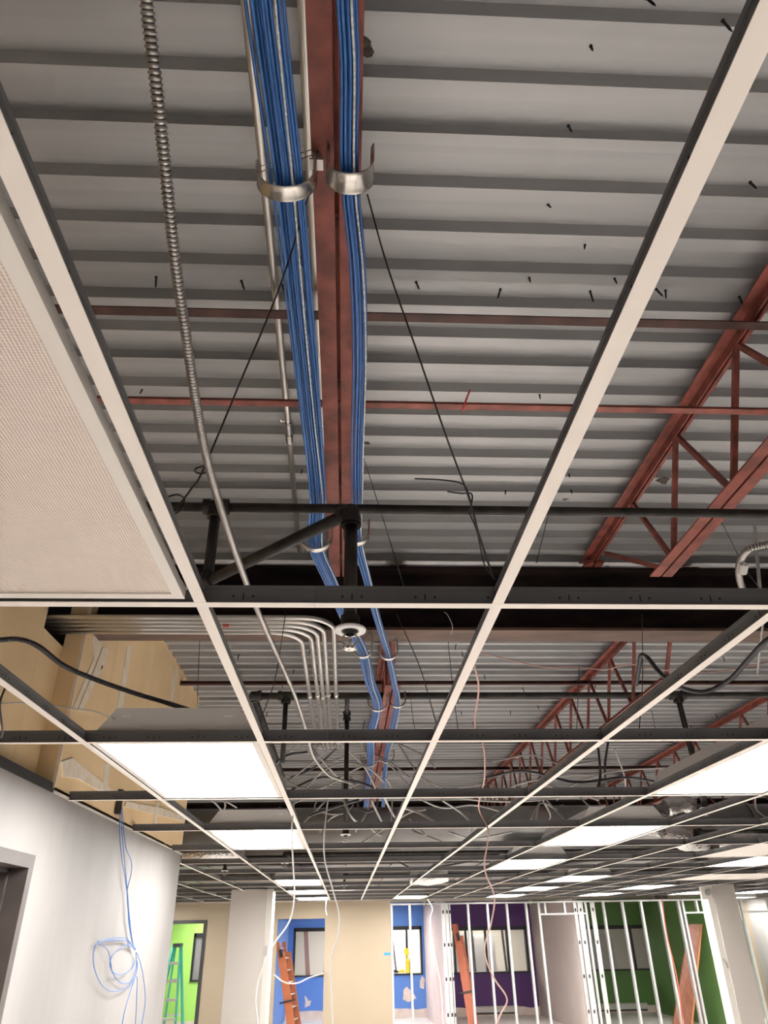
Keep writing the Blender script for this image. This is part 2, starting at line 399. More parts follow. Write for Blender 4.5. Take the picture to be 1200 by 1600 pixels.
# dark green room
wgb = wall_win('wall_green_room_back', 4.85, 8.0, YB, 5.35, 7.85, -.88, .10, m_grn, 'dark green back wall seen between the studs')
window(3, 5.35, 7.85, YB, -.88, .10, [5.75,6.1,7.3], 'dark framed interior window in the dark green wall')
struct(MB().box(7.62,7.72,YP+.1,YB,FL,H2).build('wall_green_room_right', m_grn), 'dark green side wall by the white pillar')
# lime green room
LW0 = at(301,1490,Y=19.6).x
wlb = wall_win('wall_lime_room_back', -5.8, -1.5, 19.6, LW0, LW0+1.2, -.87, .08, m_lime, 'lime green back wall behind the open door')
window(4, LW0, LW0+1.2, 19.6, -.87, .08, [LW0+.62], 'dark framed window in the lime green wall')
# cream wall right of the pillar
wall_win('wall_cream_room_back', 7.72, 9.6, 19.2, 8.05, 9.45, -.72, .16, m_beige, 'cream wall right of the white pillar', False)
window(5, 8.05, 9.45, 19.2, -.72, .16, [8.7], 'dark framed window in the cream wall')
# column at left, pillar at right
co = MB().box(-1.70,-1.17,12.2,12.7,FL,GRID+.02)
col1 = struct(co.build('wall_pier', m_column), 'off white square pier in front of the beige wall')
MB().box(-1.172,-1.085,12.2,12.66,FL,GRID+.02).build('corner_trim', m_trimw, col1)
MB().box(-1.165,-1.115,12.19,12.2,-.25,-.12).build('conduit_cover', m_stud, col1)
PX0, PX1 = at(1115,1400,Y=13).x, at(1147,1386,Y=13).x; PT0 = at(1105,1404,Y=13.05).x
pil = struct(MB().box(PX0,PX1,13.0,13.4,FL,GRID+.055).build('wall_pillar', m_column), 'white square pillar at the right')
MB().box(PT0,PX0-.001,13.02,13.3,FL,at(1110,1404,Y=13.02).z).build('corner_trim', m_trimw, pil)
MB().tube([(PX0-.05,13.03,-.42),(PX0-.08,13.005,-.44),(PX0-.03,13.0,-.47),(PX0-.015,13.03,-.55)], .010, 6).build('wire_hook', m_hookd, pil)

# ================================================================ STEEL
def beam(Y, label, x0=-1.42, x1=9.55):
    t = thing('steel_beam', label, 'steel beam', ((x0+x1)/2, Y, 1.40))
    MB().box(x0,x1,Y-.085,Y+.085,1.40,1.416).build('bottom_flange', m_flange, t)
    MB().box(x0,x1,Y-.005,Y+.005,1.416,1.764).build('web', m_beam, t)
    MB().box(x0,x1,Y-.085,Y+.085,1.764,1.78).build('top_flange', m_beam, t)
    return t
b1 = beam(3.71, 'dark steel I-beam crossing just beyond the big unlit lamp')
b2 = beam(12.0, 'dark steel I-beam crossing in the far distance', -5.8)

TC = 1.845; BC = 1.35     # top of top chord / underside of bottom chord
def joist(X, Y0, Y1, bc0, bc1, label, panel=.55, aw=.045, gap=.010, m=m_red, phase=0.0):
    t = thing('bar_joist', label, 'roof joist', (X, (Y0+Y1)/2, BC))
    th = .006
    for s in (-1, 1):
        a = s*gap/2
        L = [(a,0),(a+s*aw,0),(a+s*aw,th),(a+s*th,th),(a+s*th,aw),(a,aw)]
        if s < 0: L = L[::-1]
        MB().prism([(p[0], -p[1]) for p in L][::-1], (X,Y0,TC), (X,Y1,TC), (1,0,0), (0,0,1)).build('top_chord', m, t)
        MB().prism(L, (X,bc0,BC), (X,bc1,BC), (1,0,0), (0,0,1)).build('bottom_chord', m, t)
    y = bc1 - .03 - phase; i = 0
    zt, zb = TC-.03, BC+.03
    MB().bar((X,bc1-.03,zb),(X,Y1-.30,zt-.06),.020,.020).build('web_member', m, t)
    MB().bar((X,bc0+.03,zb),(X,Y0+.30,zt-.06),.020,.020).build('web_member', m, t)
    y = bc1-.15
    while y > bc0+.1:          # Warren web: each bottom node sends one member each way
        for s in (-1, 1): MB().bar((X,y+s*.012,zb),(X,y+s*panel/2,zt),.019,.019).build('web_member', m, t)
        y -= panel
    for yy in (Y1-.06, Y0+.06):
        for s in (-1,1):
            MB().box(X+s*.006 if s>0 else X-.05, X+.05 if s>0 else X-.006, yy-.07, yy+.07, 1.782, 1.845-.045).build('joist_seat', m, t)
    return t
joist(-.034, -2.6, 3.70, -1.9, 2.86, 'red primed bar joist directly above the blue cable bundles', phase=.2)
joist(1.385, -2.6, 3.70, -1.9, 2.84, 'red primed bar joist crossing the upper right corner')
joist(.285, 3.74, 11.98, 4.45, 11.2, 'red primed bar joist beyond the beam above the far blue cables')
joist(2.02, 3.74, 11.98, 4.35, 11.2, 'red primed bar joist in the middle right of the far bay')
joist(3.86, 3.74, 11.98, 4.45, 11.2, 'red primed bar joist at the right side of the far bay')
joist(5.66, 3.74, 11.98, 4.45, 11.2, 'red primed bar joist furthest right in the far bay')

def bridging(Y, h, label, x0=XL, x1=5.0, sz=.032, m=m_redd):
    L = [(-sz/2,0),(sz/2,0),(sz/2,.005),(-sz/2+.005,.005),(-sz/2+.005,sz),(-sz/2,sz)]
    return tag(MB().prism(L, (x0,Y,h), (x1,Y,h), (0,-1,0), (0,0,1)).build('bridging_bar', m), label, 'steel bar', 'bridging bars between joists')
p = at(600,496,z=1.765); bridging(p.y, 1.765, 'brown steel bridging bar under the deck, nearest the camera', sz=.036)
p = at(600,634,z=1.405); bridging(p.y, 1.405, 'thin red steel bridging bar with a red tie', sz=.026, m=m_red); YB2 = p.y
p = at(600,1070,z=1.765); bridging(p.y, 1.765, 'dark red bridging bar beyond the beam, above the bent conduits', sz=.04, x1=9.5)
for Y in (7.6, 9.4): bridging(Y, 1.765, 'dark red bridging bar under the deck of the far bay' if Y < 8 else 'dark red bridging bar at the far end of the bay', sz=.04, x1=9.5)
bridging(9.0, 1.40, 'low red bridging bar far down the plenum', x1=9.5)
# red tie on the thin bar
p = at(727,636,z=1.40)
rt = tag(MB().tube(cr([(p.x-.004,YB2-.02,1.40),(p.x+.004,YB2-.018,1.425),(p.x+.006,YB2+.015,1.435),(p.x-.002,YB2+.016,1.402),(p.x-.004,YB2-.016,1.398),(p.x+.004,YB2-.03,1.42),(p.x+.014,YB2-.035,1.445)],6), .003, 6).build('wire_tie', m_rtie), 'red tie wrapped round the thin bridging bar', 'tie')

# ================================================================ CEILING GRID
GX0, GY0, GW, GD = -.301, 1.379, .6096, 1.2192
grid = thing('suspended_ceiling_grid', 'cream white T-bar ceiling grid with no tiles', 'ceiling grid', (2, 6, GRID))
def tee_mesh(L, h, along, slots):
    """flange face down; length L from 0 along +x or +y"""
    mb = MB(); fw = .012
    def bx(a0,a1,u0,u1,z0,z1,mi):
        if along == 'x': mb.box(a0,a1,u0,u1,z0,z1,mi)
        else: mb.box(u0,u1,a0,a1,z0,z1,mi)
    bx(0,L,-fw,fw,0,.0012,0); bx(.0,L,-fw+.001,fw-.001,.0012,.0022,1)
    bx(0,L,-.0009,.0009,.0022,h-.008,1); bx(0,L,-.0035,.0035,h-.008,h,1)
    if slots:
        a = .076
        while a < L-.05:
            for du in (-.0013,.0013):
                bx(a-.0012,a+.0012,du-.0002,du+.0002,.012,.026,2)
                for q in (-.02,.02): bx(a+q-.0022,a+q+.0022,du-.0002,du+.0002,.017,.0215,2)
            a += .1524
    return mb.mesh('tee', [m_tee, m_web, m_slot])
me_cross = tee_mesh(GD-.004, .038, 'y', False)
# two slot marks near each cross tee end
me_cross = tee_mesh(GD-.004, .038, 'y', True)
me_main = tee_mesh(3.6595, .043, 'x', True)
off = Vector((2,6,0))
def wallx(Y): return XL if Y < WY1+.05 else -5.6
for k in range(-2, 13):
    Y = GY0+k*GD; x = wallx(Y)
    xe = {-2: 3.2, -1: 3.2, 0: 4.4, 1: 4.6, 2: 5.4, 3: 6.4}.get(k, 9.4)
    st = 3.66; x0 = GX0+.58-.3-st*3+1.0*0   # splice at x≈492 px in the near run
    x0 = at(492, 943, z=GRID).x - st*3
    while x0 < xe:
        a, bb = max(x, x0), min(xe, x0+st)
        if bb-a > .05:
            if bb-a > st-.01: me = me_main
            else: me = tee_mesh(bb-a-.0005, .043, 'x', True)
            child('main_tee', me, grid, (a-2, Y-6, -.0004))
        x0 += st
    for c in range(-9, 17):
        X = GX0+c*GW
        if X < wallx(Y+GD*.5)+.02 or X > xe-.2: continue
        if k == 12: continue
        child('cross_tee', me_cross, grid, (X-2, Y-6+.002, 0))
# white wall angle along the partition
struct(MB().box(-5.7,.95,YP-.03,YP,GRID,GRID+.003).box(-5.7,.95,YP-.003,YP,GRID,GRID+.03).build('trim_3', m_tee), 'white wall angle along the beige partition')

# ================================================================ TROFFERS
def troffer(c, k, lit, label, slip=.0):
    x0 = GX0+c*GW+.016; x1 = GX0+(c+1)*GW-.016; y0 = GY0+k*GD+.016; y1 = GY0+(k+1)*GD-.016; z = GRID+.004
    if not lit: x1 -= .014; y1 -= .004
    t = thing('ceiling_light', label, 'ceiling light', ((x0+x1)/2, (y0+y1)/2, z), 'recessed ceiling troffers')
    f = .022
    MB().box(x0,x1,y0,y0+f,z,z+.02).box(x0,x1,y1-f,y1,z,z+.02).box(x0,x0+f,y0+f,y1-f,z,z+.02).box(x1-f,x1,y0+f,y1-f,z,z+.02).build('lens_frame', m_wframe, t)
    MB().box(x0+f,x1-f,y0+f,y1-f,z+.004,z+.009).build('lens', m_lit if lit else m_lens, t)
    # pan: sloping sides, trapezoid end plates
    zb, zt, s = z+.02, z+.115, .075
    h = MB(); v = [(x0,y0+.01,zb),(x1,y0+.01,zb),(x1,y1-.01,zb),(x0,y1-.01,zb),(x0+s,y0+.01,zt),(x1-s,y0+.01,zt),(x1-s,y1-.01,zt),(x0+s,y1-.01,zt)]
    h.v = v
    for q in ((4,5,6,7),(1,2,6,5),(3,0,4,7)): h.face(q)
    h.build('housing', m_house, t)
    for yy in (y0, y1-.012):
        pl = [(x0-.004,zb),(x1+.004,zb),(x1-s+.004,zt+.006),(x0+s-.004,zt+.006)]
        ep = MB().prism(pl, (0,yy+.012,0), (0,yy,0), (1,0,0), (0,0,1)).build('end_plate', m_house, t)
        if yy == y0 and k < 5:
            dd = MB()
            for q in (.19,.81):
                xx = x0+(x1-x0)*q
                for zz in (.052,.034): dd.lathe((xx,yy,z+zz), (0,-1,0), [(0,.005),(.002,.004),(.0025,.0001)], 8)
                dd.box(xx-.016,xx+.016,yy-.0015,yy-.0002,z+.088,z+.094)
            dd.build('lit_hole_marks', m_bright, ep)  # light through holes in the plate, painted as bright white dots and slots
    return t
troffer(-1,-1,False,'big unlit ceiling light with beige prismatic lens at the left')
for c, k, lab in [(-1,1,'lit ceiling light in front of the tan drywall, large at left'),(-1,3,'lit ceiling light behind the large left one'),
        (-1,7,'lit ceiling light furthest from the pier top, first of three in the left far row'),(-1,9,'lit ceiling light, middle of three in the left far row'),(-1,11,'lit ceiling light touching the beige wall, last of the left row'),
        (3,1,'large lit ceiling light cut by the right picture edge'),(3,3,'lit ceiling light with trapezoid housing right of centre'),(3,5,'lit ceiling light third in the right centre row'),
        (5,7,'lit ceiling light left of the pale tile in the far right rows'),(5,9,'lit ceiling light in the far right rows, second last of its row'),(5,11,'lit ceiling light just above the purple room studs'),
        (2,11,'small lit ceiling light right above the blue room studs'),(8,9,'lit ceiling light above the dark green room studs'),(8,11,'small lit ceiling light above the stud door header'),
        (11,11,'lit ceiling light half behind the white pillar'),(7,5,'lit ceiling light at the right edge above the pillar'),(-6,11,'lit ceiling light beyond the end of the white wall'),(13,11,'lit ceiling light right of the pillar')]:
    troffer(c, k, True, lab)
# unseen troffers: one carries the row on behind, one added for floor bounce
for c, k, lab in [(-1,-3,'unseen lit ceiling light behind the viewpoint at left'),(9,1,'added lit ceiling light far to the right, out of view')]:
    troffer(c, k, True, lab)
# lamps added to brighten the rooms behind the far walls
for x, y, lab in [(0.2,22.6,'added lit ceiling light behind the blue room window'),(3.6,22.8,'added lit ceiling light behind the purple room window'),(-3.2,18.0,'added lit ceiling light in the lime green room'),(.3,18.8,'added lit ceiling light in the blue room'),(8.7,18.0,'added lit ceiling light in the cream room'),(1.3,23.4,'added lit ceiling light deep behind the blue room window')]:
    troffer((x-GX0)/GW, (y-GY0)/GD, True, lab)
def tile(c, k, label):
    x0 = GX0+c*GW+.004; y0 = GY0+k*GD+.004
    return tag(MB().box(x0,x0+GW-.008,y0,y0+GD-.008,GRID+.003,GRID+.019).build('ceiling_tile', m_tile), label, 'ceiling tile', 'ceiling tiles')
tile(8,7,'pale ceiling tile laid in the grid left of the white pillar'); tile(9,7,'pale ceiling tile laid in the grid just above the white pillar'); tile(6,4,'pale ceiling tile laid above the sprinkler at right')

# ================================================================ SPRINKLER PIPES
def fitting(mb, p, axes, r=.026, L=.036):
    for a in axes:
        a = Vector(a); p = Vector(p)
        mb.lathe(p-a*.004, a, [(0,r*.85),(L*.55,r*.85),(L*.56,r),(L,r),(L,r*.7)], 16)
    mb.lathe(Vector(p)-Vector((0,0,r*.85)), (0,0,1), [(0,.001),(.006,r*.6),(r*.85,r*.85),(r*1.7-.006,r*.6),(r*1.7,.001)], 14)
def sprinkler(t, x, y, z, big=True):
    """pendent head with its escutcheon at height z"""
    h = MB().lathe((x,y,z+.034), (0,0,-1), [(0,.023),(.03,.023),(.03,.020),(.045,.012)], 18).build('sprinkler_head', m_pipe, t)
    MB().lathe((x,y,z), (0,0,-1), [(-.004,.022),(-.004,.036),(.0,.0385),(.003,.037),(.003,.021)], 24).build('escutcheon', m_bright, h)
    fr = MB()
    for s in (-1,1): fr.tube(cr([(x+s*.008,y,z-.004),(x+s*.016,y,z-.016),(x+s*.015,y,z-.030),(x+s*.004,y,z-.043)],4), .0032, 6)
    fr.tube([(x,y,z),(x,y,z-.045)], .0035, 8).lathe((x,y,z-.043), (0,0,-1), [(0,.005),(.004,.0065),(.007,.001)], 10)
    fr.build('head_frame', m_hook, h)
    d = MB().lathe((x,y,z-.046), (0,0,-1), [(0,.0005),(0,.013),(.0015,.013),(.0015,.0005)], 14)
    for q in range(8):
        a = q*math.pi/4; d.bar((x+.011*math.cos(a),y+.011*math.sin(a),z-.0468), (x+.017*math.cos(a),y+.017*math.sin(a),z-.0455), .004,.0012)
    d.build('deflector', m_hook, h)
RP = .0167
tp = at(338,792,z=1.22)
s1 = thing('sprinkler_pipe', 'black sprinkler pipe with diagonal arm and drop in the centre', 'pipe', (tp.x, tp.y, .62))
ty, tx = tp.y, tp.x
MB().tube([(XL,ty,1.22),(6.0,ty+.02,1.22)], RP*.95, 14).build('main_pipe', m_pipe, s1)
mb = MB(); fitting(mb, (tx,ty,1.22), [(1,0,0),(-1,0,0),(0,0,-1)], .027, .045); mb.build('tee_fitting', m_pipe, s1)
az = .95
MB().tube([(tx,ty,1.22),(tx,ty,az)], RP, 14).build('drop_pipe', m_pipe, s1)
sx_, sy_ = .004, 1.60
ez = at(540,800,Y=sy_).z
ad = (Vector((sx_,sy_,ez))-Vector((tx,ty,az))).normalized()
mb = MB(); fitting(mb, (tx,ty,az), [(0,0,1), ad], .023, .03); mb.build('elbow', m_pipe, s1)
MB().tube([Vector((tx,ty,az)), (sx_,sy_,ez)], RP, 16).build('arm_pipe', m_pipe, s1)
mb = MB(); fitting(mb, (sx_,sy_,ez), [(0,0,-1), -ad], .026, .038); mb.build('elbow', m_pipe, s1)
MB().lathe((sx_,sy_,ez-.036), (0,0,-1), [(0,.026),(.006,.026),(.006,.018)], 16).build('thread_collar', m_beam, s1)
MB().tube([(sx_,sy_,ez),(sx_,sy_,.65)], RP*.98, 16).build('drop_pipe', m_pipe, s1)
sprinkler(s1, sx_, sy_, .617)
# far bay branch
Z2 = 1.45; p2 = at(447,1087,z=Z2); p3 = at(397,1090,z=Z2)
s2 = thing('sprinkler_pipe', 'black sprinkler pipe with elbow beyond the beam', 'pipe', (p2.x,p2.y,.62))
MB().tube([(p3.x,p2.y,Z2),(8.8,p2.y,Z2)], RP*1.25, 12).build('main_pipe', m_pipe, s2)
mb = MB(); fitting(mb, (p2.x,p2.y,Z2), [(1,0,0),(-1,0,0),(0,0,-1)], .034, .06)
mb.build('tee_fitting', m_pipe, s2)
MB().tube([(p2.x,p2.y,Z2),(p2.x,p2.y,1.0)], RP, 12).build('drop_pipe', m_pipe, s2)
mb = MB(); fitting(mb, (p3.x,p2.y,Z2), [(1,0,0),(.0,1,-.02)], .036, .06); mb.build('elbow', m_pipe, s2)
q = at(440,1215,z=Z2)
MB().tube([(p3.x,p2.y,Z2),(p3.x-.02,q.y,Z2)], RP*1.5, 12).build('cross_main_pipe', m_pipe, s2)
p5 = at(1050,1092,z=Z2)
mb = MB(); fitting(mb, (p5.x,p2.y,Z2), [(1,0,0),(-1,0,0),(0,0,-1)], .036, .06); mb.build('tee_fitting', m_pipe, s2)
MB().tube([(p5.x,p2.y,Z2),(p5.x+.02,p2.y,.72)], RP*1.15, 12).build('drop_pipe', m_pipe, s2)
sprinkler(s2, p5.x+.02, p2.y, .69)
for (x, y, yt, lab) in [(540,1306,1165,'black sprinkler drop with chrome head, centre of the grid'),(538,1384,1368,'small sprinkler head further down the centre'),(351,1362,1340,'sprinkler head left of the far lights'),(1091,1318,1300,'sprinkler head right of the foil duct'),(445,1350,1335,'small sprinkler head between the left far lights')]:
    pz = at(x, y, z=.60)
    if pz.y > 14: pz = pz*(11/pz.y)
    top = min(1.3, at(x, yt, Y=pz.y).z)
    t = thing('sprinkler_drop', lab, 'sprinkler', (pz.x,pz.y,.6))
    if pz.y < 6: top = Z2
    MB().tube([(pz.x,pz.y,top),(pz.x,pz.y,.64)], RP*1.05, 10).build('drop_pipe', m_pipe, t)
    near = pz.y < 6
    if near: top = Z2
    mb = MB(); fitting(mb, (pz.x,pz.y,top), [(0,0,-1), (0,-1,0) if near else (1,0,0)], .03, .05); mb.build('elbow', m_pipe, t)
    MB().tube([(pz.x,pz.y,top), (pz.x,p2.y,Z2) if near else (9.62,pz.y,top)], RP, 10).build('arm_pipe', m_pipe, t)
    sprinkler(t, pz.x, pz.y, .607)

# ================================================================ CABLES IN HOOKS
def hook(cx, cy, zb, R, arm_l, arm_r, w, label, bracket=None, wire=True):
    """U strap open upwards across the cable run; arm heights above the bowl centre"""
    t = thing('cable_hook', label, 'cable hook', (cx,cy,zb), 'J-hooks carrying blue cables')
    zc = zb+R; path = [(-R, arm_l), (-R, arm_l*.5)] if arm_l > .001 else []
    out = []
    for zz in np.linspace(arm_l, 0, 5)[:-1]: out.append(((-R, zz), (-1,0)))
    for a in np.linspace(math.pi, 2*math.pi, 17): out.append(((R*math.cos(a), R*math.sin(a)), (math.cos(a), math.sin(a))))
    for zz in np.linspace(0, arm_r, 5)[1:]: out.append(((R, zz), (1,0)))
    mb = MB(); ws = [-1,-.86,-.5,0,.5,.86,1]; n = len(ws); th = .0025
    for side in (0, 1):
        for i, ((px_, pz_), (nx, nz)) in enumerate(out):
            for s in ws:
                taper = 1.0
                e = .005*max(0, abs(s)-.5)**2*4 + side*th
                mb.v.append((cx+px_+nx*e, cy+s*w/2*taper, zc+pz_+nz*e))
    m_ = len(out); N = m_*n
    for side in (0, 1):
        for i in range(m_-1):
            for j in range(n-1):
                a = side*N+i*n+j; qd = (a, a+1, a+n+1, a+n); mb.face(qd if side else qd[::-1], 0, True)
    for i in range(m_-1):
        for j in (0, n-1):
            a = i*n+j; mb.face((a, a+n, N+a+n, N+a), 0)
    for i in (0, m_-1):
        for j in range(n-1):
            a = i*n+j; mb.face((a, a+1, N+a+1, N+a), 0)
    mb.build('strap', m_hook, t)
    if bracket:
        bx, by, bz = bracket
        br = MB().box(bx-.007,bx+.012,by-.013,by+.013,bz-.018,bz+.02).box(bx-.012,bx+.016,by-.012,by+.012,bz-.024,bz-.019).build('bracket', m_hookd, t)
        MB().lathe((bx+.002,by-.013,bz), (0,-1,0), [(0,.006),(.004,.006),(.004,.003),(.0045,.0001)], 6).build('bolt', m_wire, br)
    if wire:
        rw = MB()
        zl, zr = zc+arm_l-.006, zc+arm_r-.006
        for dy in (-.006,.006): rw.tube([(cx-R,cy+dy,zl),(cx+R,cy+dy,zr)], .0011, 5)
        rw.build('retainer_wire', m_hook, t)
    return t
hA = at(445,300,z=1.235); hB = at(545,284,z=1.245)
hk1 = hook(hA.x, hA.y, 1.235, .052, .022, .085, .034, 'large zinc J-hook under the left blue bundle, nearest camera', (-.076, hA.y+.004, 1.352))
hk2 = hook(hB.x+.002, hB.y, 1.245, .040, .055, .050, .046, 'zinc J-hook under the right blue bundle, nearest camera', None, False)
hks = []
for (x, y, h, R, lab, al, ar) in [(493,858,1.23,.055,'J-hook on the left bundle just behind the sprinkler elbow',.02,.075),(557,848,1.24,.042,'J-hook on the right bundle just behind the sprinkler elbow',.06,.05),
        (567,1026,1.25,.045,'J-hook on the left bundle below the beam flange',.01,.10),(607,1029,1.25,.045,'J-hook on the right bundle below the beam flange',.02,.07),
        (590,1110,1.25,.058,'J-hook on the left bundle past the beam, at the bridging bar',.03,.08),(621,1104,1.26,.048,'J-hook on the right bundle past the beam, at the bridging bar',.06,.05),
        (578,1197,1.25,.075,'J-hook on the left bundle behind the second cross runner',.02,.07),(604,1191,1.25,.06,'J-hook on the right bundle behind the second cross runner',.04,.04)]:
    p = at(x, y, z=h); hks.append((p, h)); hook(p.x, p.y, h, R, al, ar, .03, lab, None, True)

m_blues = [m_blue, m_blue2]
def bundle(path, n, a, bz, label, seed):
    rnd = random.Random(seed)
    P = resample(cr(path, 14), .055)
    t = thing('cable_bundle', label, 'cable bundle', tuple(P[0]), 'blue data cable bundles')
    N = len(P)
    for i in range(n):
        r0 = math.sqrt((i+.5)/n); th0 = i*2.39996
        f1, f2, p1, p2_ = rnd.uniform(.5,1.1), rnd.uniform(.5,1.2), rnd.uniform(0,6.3), rnd.uniform(0,6.3)
        pts = []
        for k_, q in enumerate(P):
            s = k_*.055
            th = th0 + .35*math.sin(f1*s+p1)
            rr = r0*(1+.16*math.sin(f2*s*1.7+p2_))
            tn = (P[min(k_+1,N-1)]-P[max(k_-1,0)]).normalized(); sd = tn.cross(Vector((0,0,1))).normalized(); u_ = sd.cross(tn)
            pts.append(q + sd*(a*rr*math.cos(th)) + u_*(bz*rr*math.sin(th)))
        MB().tube(pts, .0031, 6).build('blue_cable', m_blues[0 if rnd.random() < .72 else 1], t)
    pts = []
    for k_, q in enumerate(P):      # twisted pull cord riding on the bundle
        tn = (P[min(k_+1,N-1)]-P[max(k_-1,0)]).normalized(); sd = tn.cross(Vector((0,0,1))).normalized(); u_ = sd.cross(tn)
        pts.append(q + sd*(a*.72 + .35*a*math.sin(k_*.055*1.9+seed)) - u_*(bz*1.15+.002))
    tag(MB().tube(pts, .0021, 6).build('pull_cord', m_cord, t), 'white twisted pull cord')
    return t
up = .022
def hp(i): p, h = hks[i]; return Vector((p.x, p.y, h+up+.004))
pathL = [at(398,-160,z=1.25), at(412,0,z=1.262), hA+Vector((.002,-.0,up+.003)), at(468,480,z=1.235), at(484,640,z=1.225), at(496,775,z=1.272), hp(0), at(516,905,z=1.25), at(550,985,z=1.255), hp(2), at(578,1065,z=1.245), hp(4), at(580,1150,z=1.24), hp(6), at(572,1262,z=1.22), at(568,1290,z=1.2)]
pathR = [at(536,-160,z=1.26), at(541,0,z=1.268), at(546,100,z=1.27), hB+Vector((0,0,up)), at(558,420,z=1.25), at(561,560,z=1.24), at(557,700,z=1.262), at(557,775,z=1.272), hp(1), at(574,905,z=1.26), at(588,960,z=1.262), hp(3), at(616,1065,z=1.255), hp(5), at(611,1150,z=1.24), hp(7), at(598,1262,z=1.23), at(590,1295,z=1.2)]
bundle(pathL, 24, .029, .016, 'thick bundle of blue data cables in the left hooks', 3)
bundle(pathR, 13, .019, .012, 'thinner bundle of blue data cables in the right hooks', 5)

# ================================================================ CONDUITS
def conduit(path, r, label, group, couplings=(), straps=(), m=m_emt):
    P = [Vector(p) for p in path]
    t = thing('metal_conduit', label, 'conduit', tuple(P[0]), group)
    MB().tube(P, r, 14).build('conduit_tube', m, t)
    for q, d in couplings: MB().lathe(Vector(q)-Vector(d)*.03, d, [(0,r),(.001,r+.003),(.012,r+.003),(.014,r+.0045),(.046,r+.0045),(.048,r+.003),(.059,r+.003),(.06,r)], 14).build('coupling', m_hook, t)
    for q in straps:
        q = Vector(q); sb = MB()
        sb.lathe(q-Vector((0,.008,0)), (0,1,0), [(0,r+.0005),(0,r+.002),(.016,r+.002),(.016,r+.0005)], 14)
        sb.box(q.x-r-.02,q.x-r,q.y-.008,q.y+.008,q.z+r-.006,q.z+r-.003)
        sb.lathe((q.x-r-.011,q.y,q.z+r-.006), (0,0,-1), [(0,.004),(.003,.004),(.003,.0001)], 8)
        sb.build('strap', m_hook, t)
    return t
zcd = 1.853
a = at(385,0,z=zcd); b_ = at(447,680,z=zcd)
conduit([(a.x,-1.8,zcd),(a.x-.002,1.2,zcd),(a.x-.012,2.4,zcd),(a.x-.03,3.6,zcd)], .0125, 'galvanised conduit left of the blue bundle under the deck', 'straight conduits under the deck', [((a.x-.015,b_.y+.02,zcd),(0,1,0))], [(a.x-.012,2.42,zcd)])
a = at(472,0,z=zcd)
conduit([(a.x,-1.8,zcd),(a.x,1.2,zcd),(a.x+.002,2.4,zcd),(a.x+.004,3.6,zcd)], .0125, 'galvanised conduit between blue bundle and joist under the deck', 'straight conduits under the deck', [((a.x,b_.y+.02,zcd),(0,1,0))], [(a.x,2.42,zcd)])
ch = 1.355
ye = [3.345,3.395,3.445,3.495,3.545]       # nearest run bends at the far right
names = ['rightmost of five conduits bending away under the beam','second from right of five bent conduits','middle of five conduits bending away under the beam','second from left of five bent conduits','leftmost of five conduits bending away under the beam']
px5 = [526,514,506,498,486]
for i in range(5):
    xe = at(px5[i], 1100, z=ch).x; R = .16+.0*i; Y = ye[i]
    path = [(XL-.3, Y, ch), (-1.0, Y, ch), (xe-R, Y, ch)]
    for k in range(1, 9):
        th = k/8*math.pi/2; path.append((xe-R+R*math.sin(th), Y+R-R*math.cos(th), ch))
    yend = [6.2,6.25,6.3,6.25,6.0][i]
    path += [(xe, 4.2, ch), (xe, yend, ch)]
    yc = at(px5[i], 1085+[0,0,3,1,2][i], z=ch).y
    cps = [((xe,yc,ch),(0,1,0)), ((xe,at(px5[i],1167,z=ch).y,ch),(0,1,0))]
    c_ = conduit(path, .0125, names[i], 'bent conduits under the beam', cps)
    if i == 2: tag(MB().lathe((-.63,Y,ch), (1,0,0), [(0,.0126),(0,.0131),(.03,.0131),(.03,.0126)], 12).build('printed_sticker', mat('red_sticker', (.55,.10,.10), .5), c_), 'small red printed sticker')

def flex(path, r, label, m, pitch=.0065, group=None, parts=None, amp=.13, seg=6, n=9):
    P = resample(cr(path, 12), pitch/4); rr = [r*(1+amp*(-1.2 if i % 4 in (0,1) else .6)) for i in range(len(P))]
    mb = MB().tube(P, rr, n)
    for i in range(0, (len(P)-1)*n): mb.m[i] = 1 if (i//n) % 4 == 0 else 0
    return tag(mb.build('flexible_conduit', [m, m_groove]), label, 'flexible conduit', group)
flex([at(222,-120,z=.95), at(229,0,z=.93), at(246,150,z=.88), at(262,300,z=.84), at(275,420,z=.81), at(290,520,z=.79), at(305,620,z=.77), at(324,720,z=.76), at(352,815,z=.77), at(385,910,z=.79), at(406,962,z=.80), at(436,1030,z=.84), at(462,1090,z=.88), at(478,1140,z=.90), at(490,1182,z=.9), at(512,1210,z=.9), at(530,1218,z=.9), at(552,1225,z=.88)], .0078, 'long silver armoured flex hanging down through the left bay', m_flex)
flex([at(-30,1002,z=.85), at(0,1000,z=.85), at(30,999,z=.85), at(60,1010,z=.84), at(100,1040,z=.82), at(150,1062,z=.80), at(210,1083,z=.78), at(260,1098,z=.76), at(297,1110,Y=2.62)], .0085, 'dark armoured flex arching to the large left lamp', m_flexd)
f3 = flex([at(1260,900,z=.75), at(1232,840,z=.78), at(1200,850,z=.80), at(1170,858,z=.80), at(1156,880,z=.80), at(1155,900,z=.79), at(1163,925,z=.78)]+[at(1185,960,z=.76)], .0085, 'silver armoured flex looped at the right edge with a tag', m_flex)
p = at(1157,878,z=.80); tag(MB().lathe(p-Vector((0,.012,.012)), (0.1,.8,-.5), [(0,.010),(0,.0112),(.026,.0112),(.026,.010)], 10).build('printed_tag', m_tag), 'small white printed tag on the looped flex', 'tag')
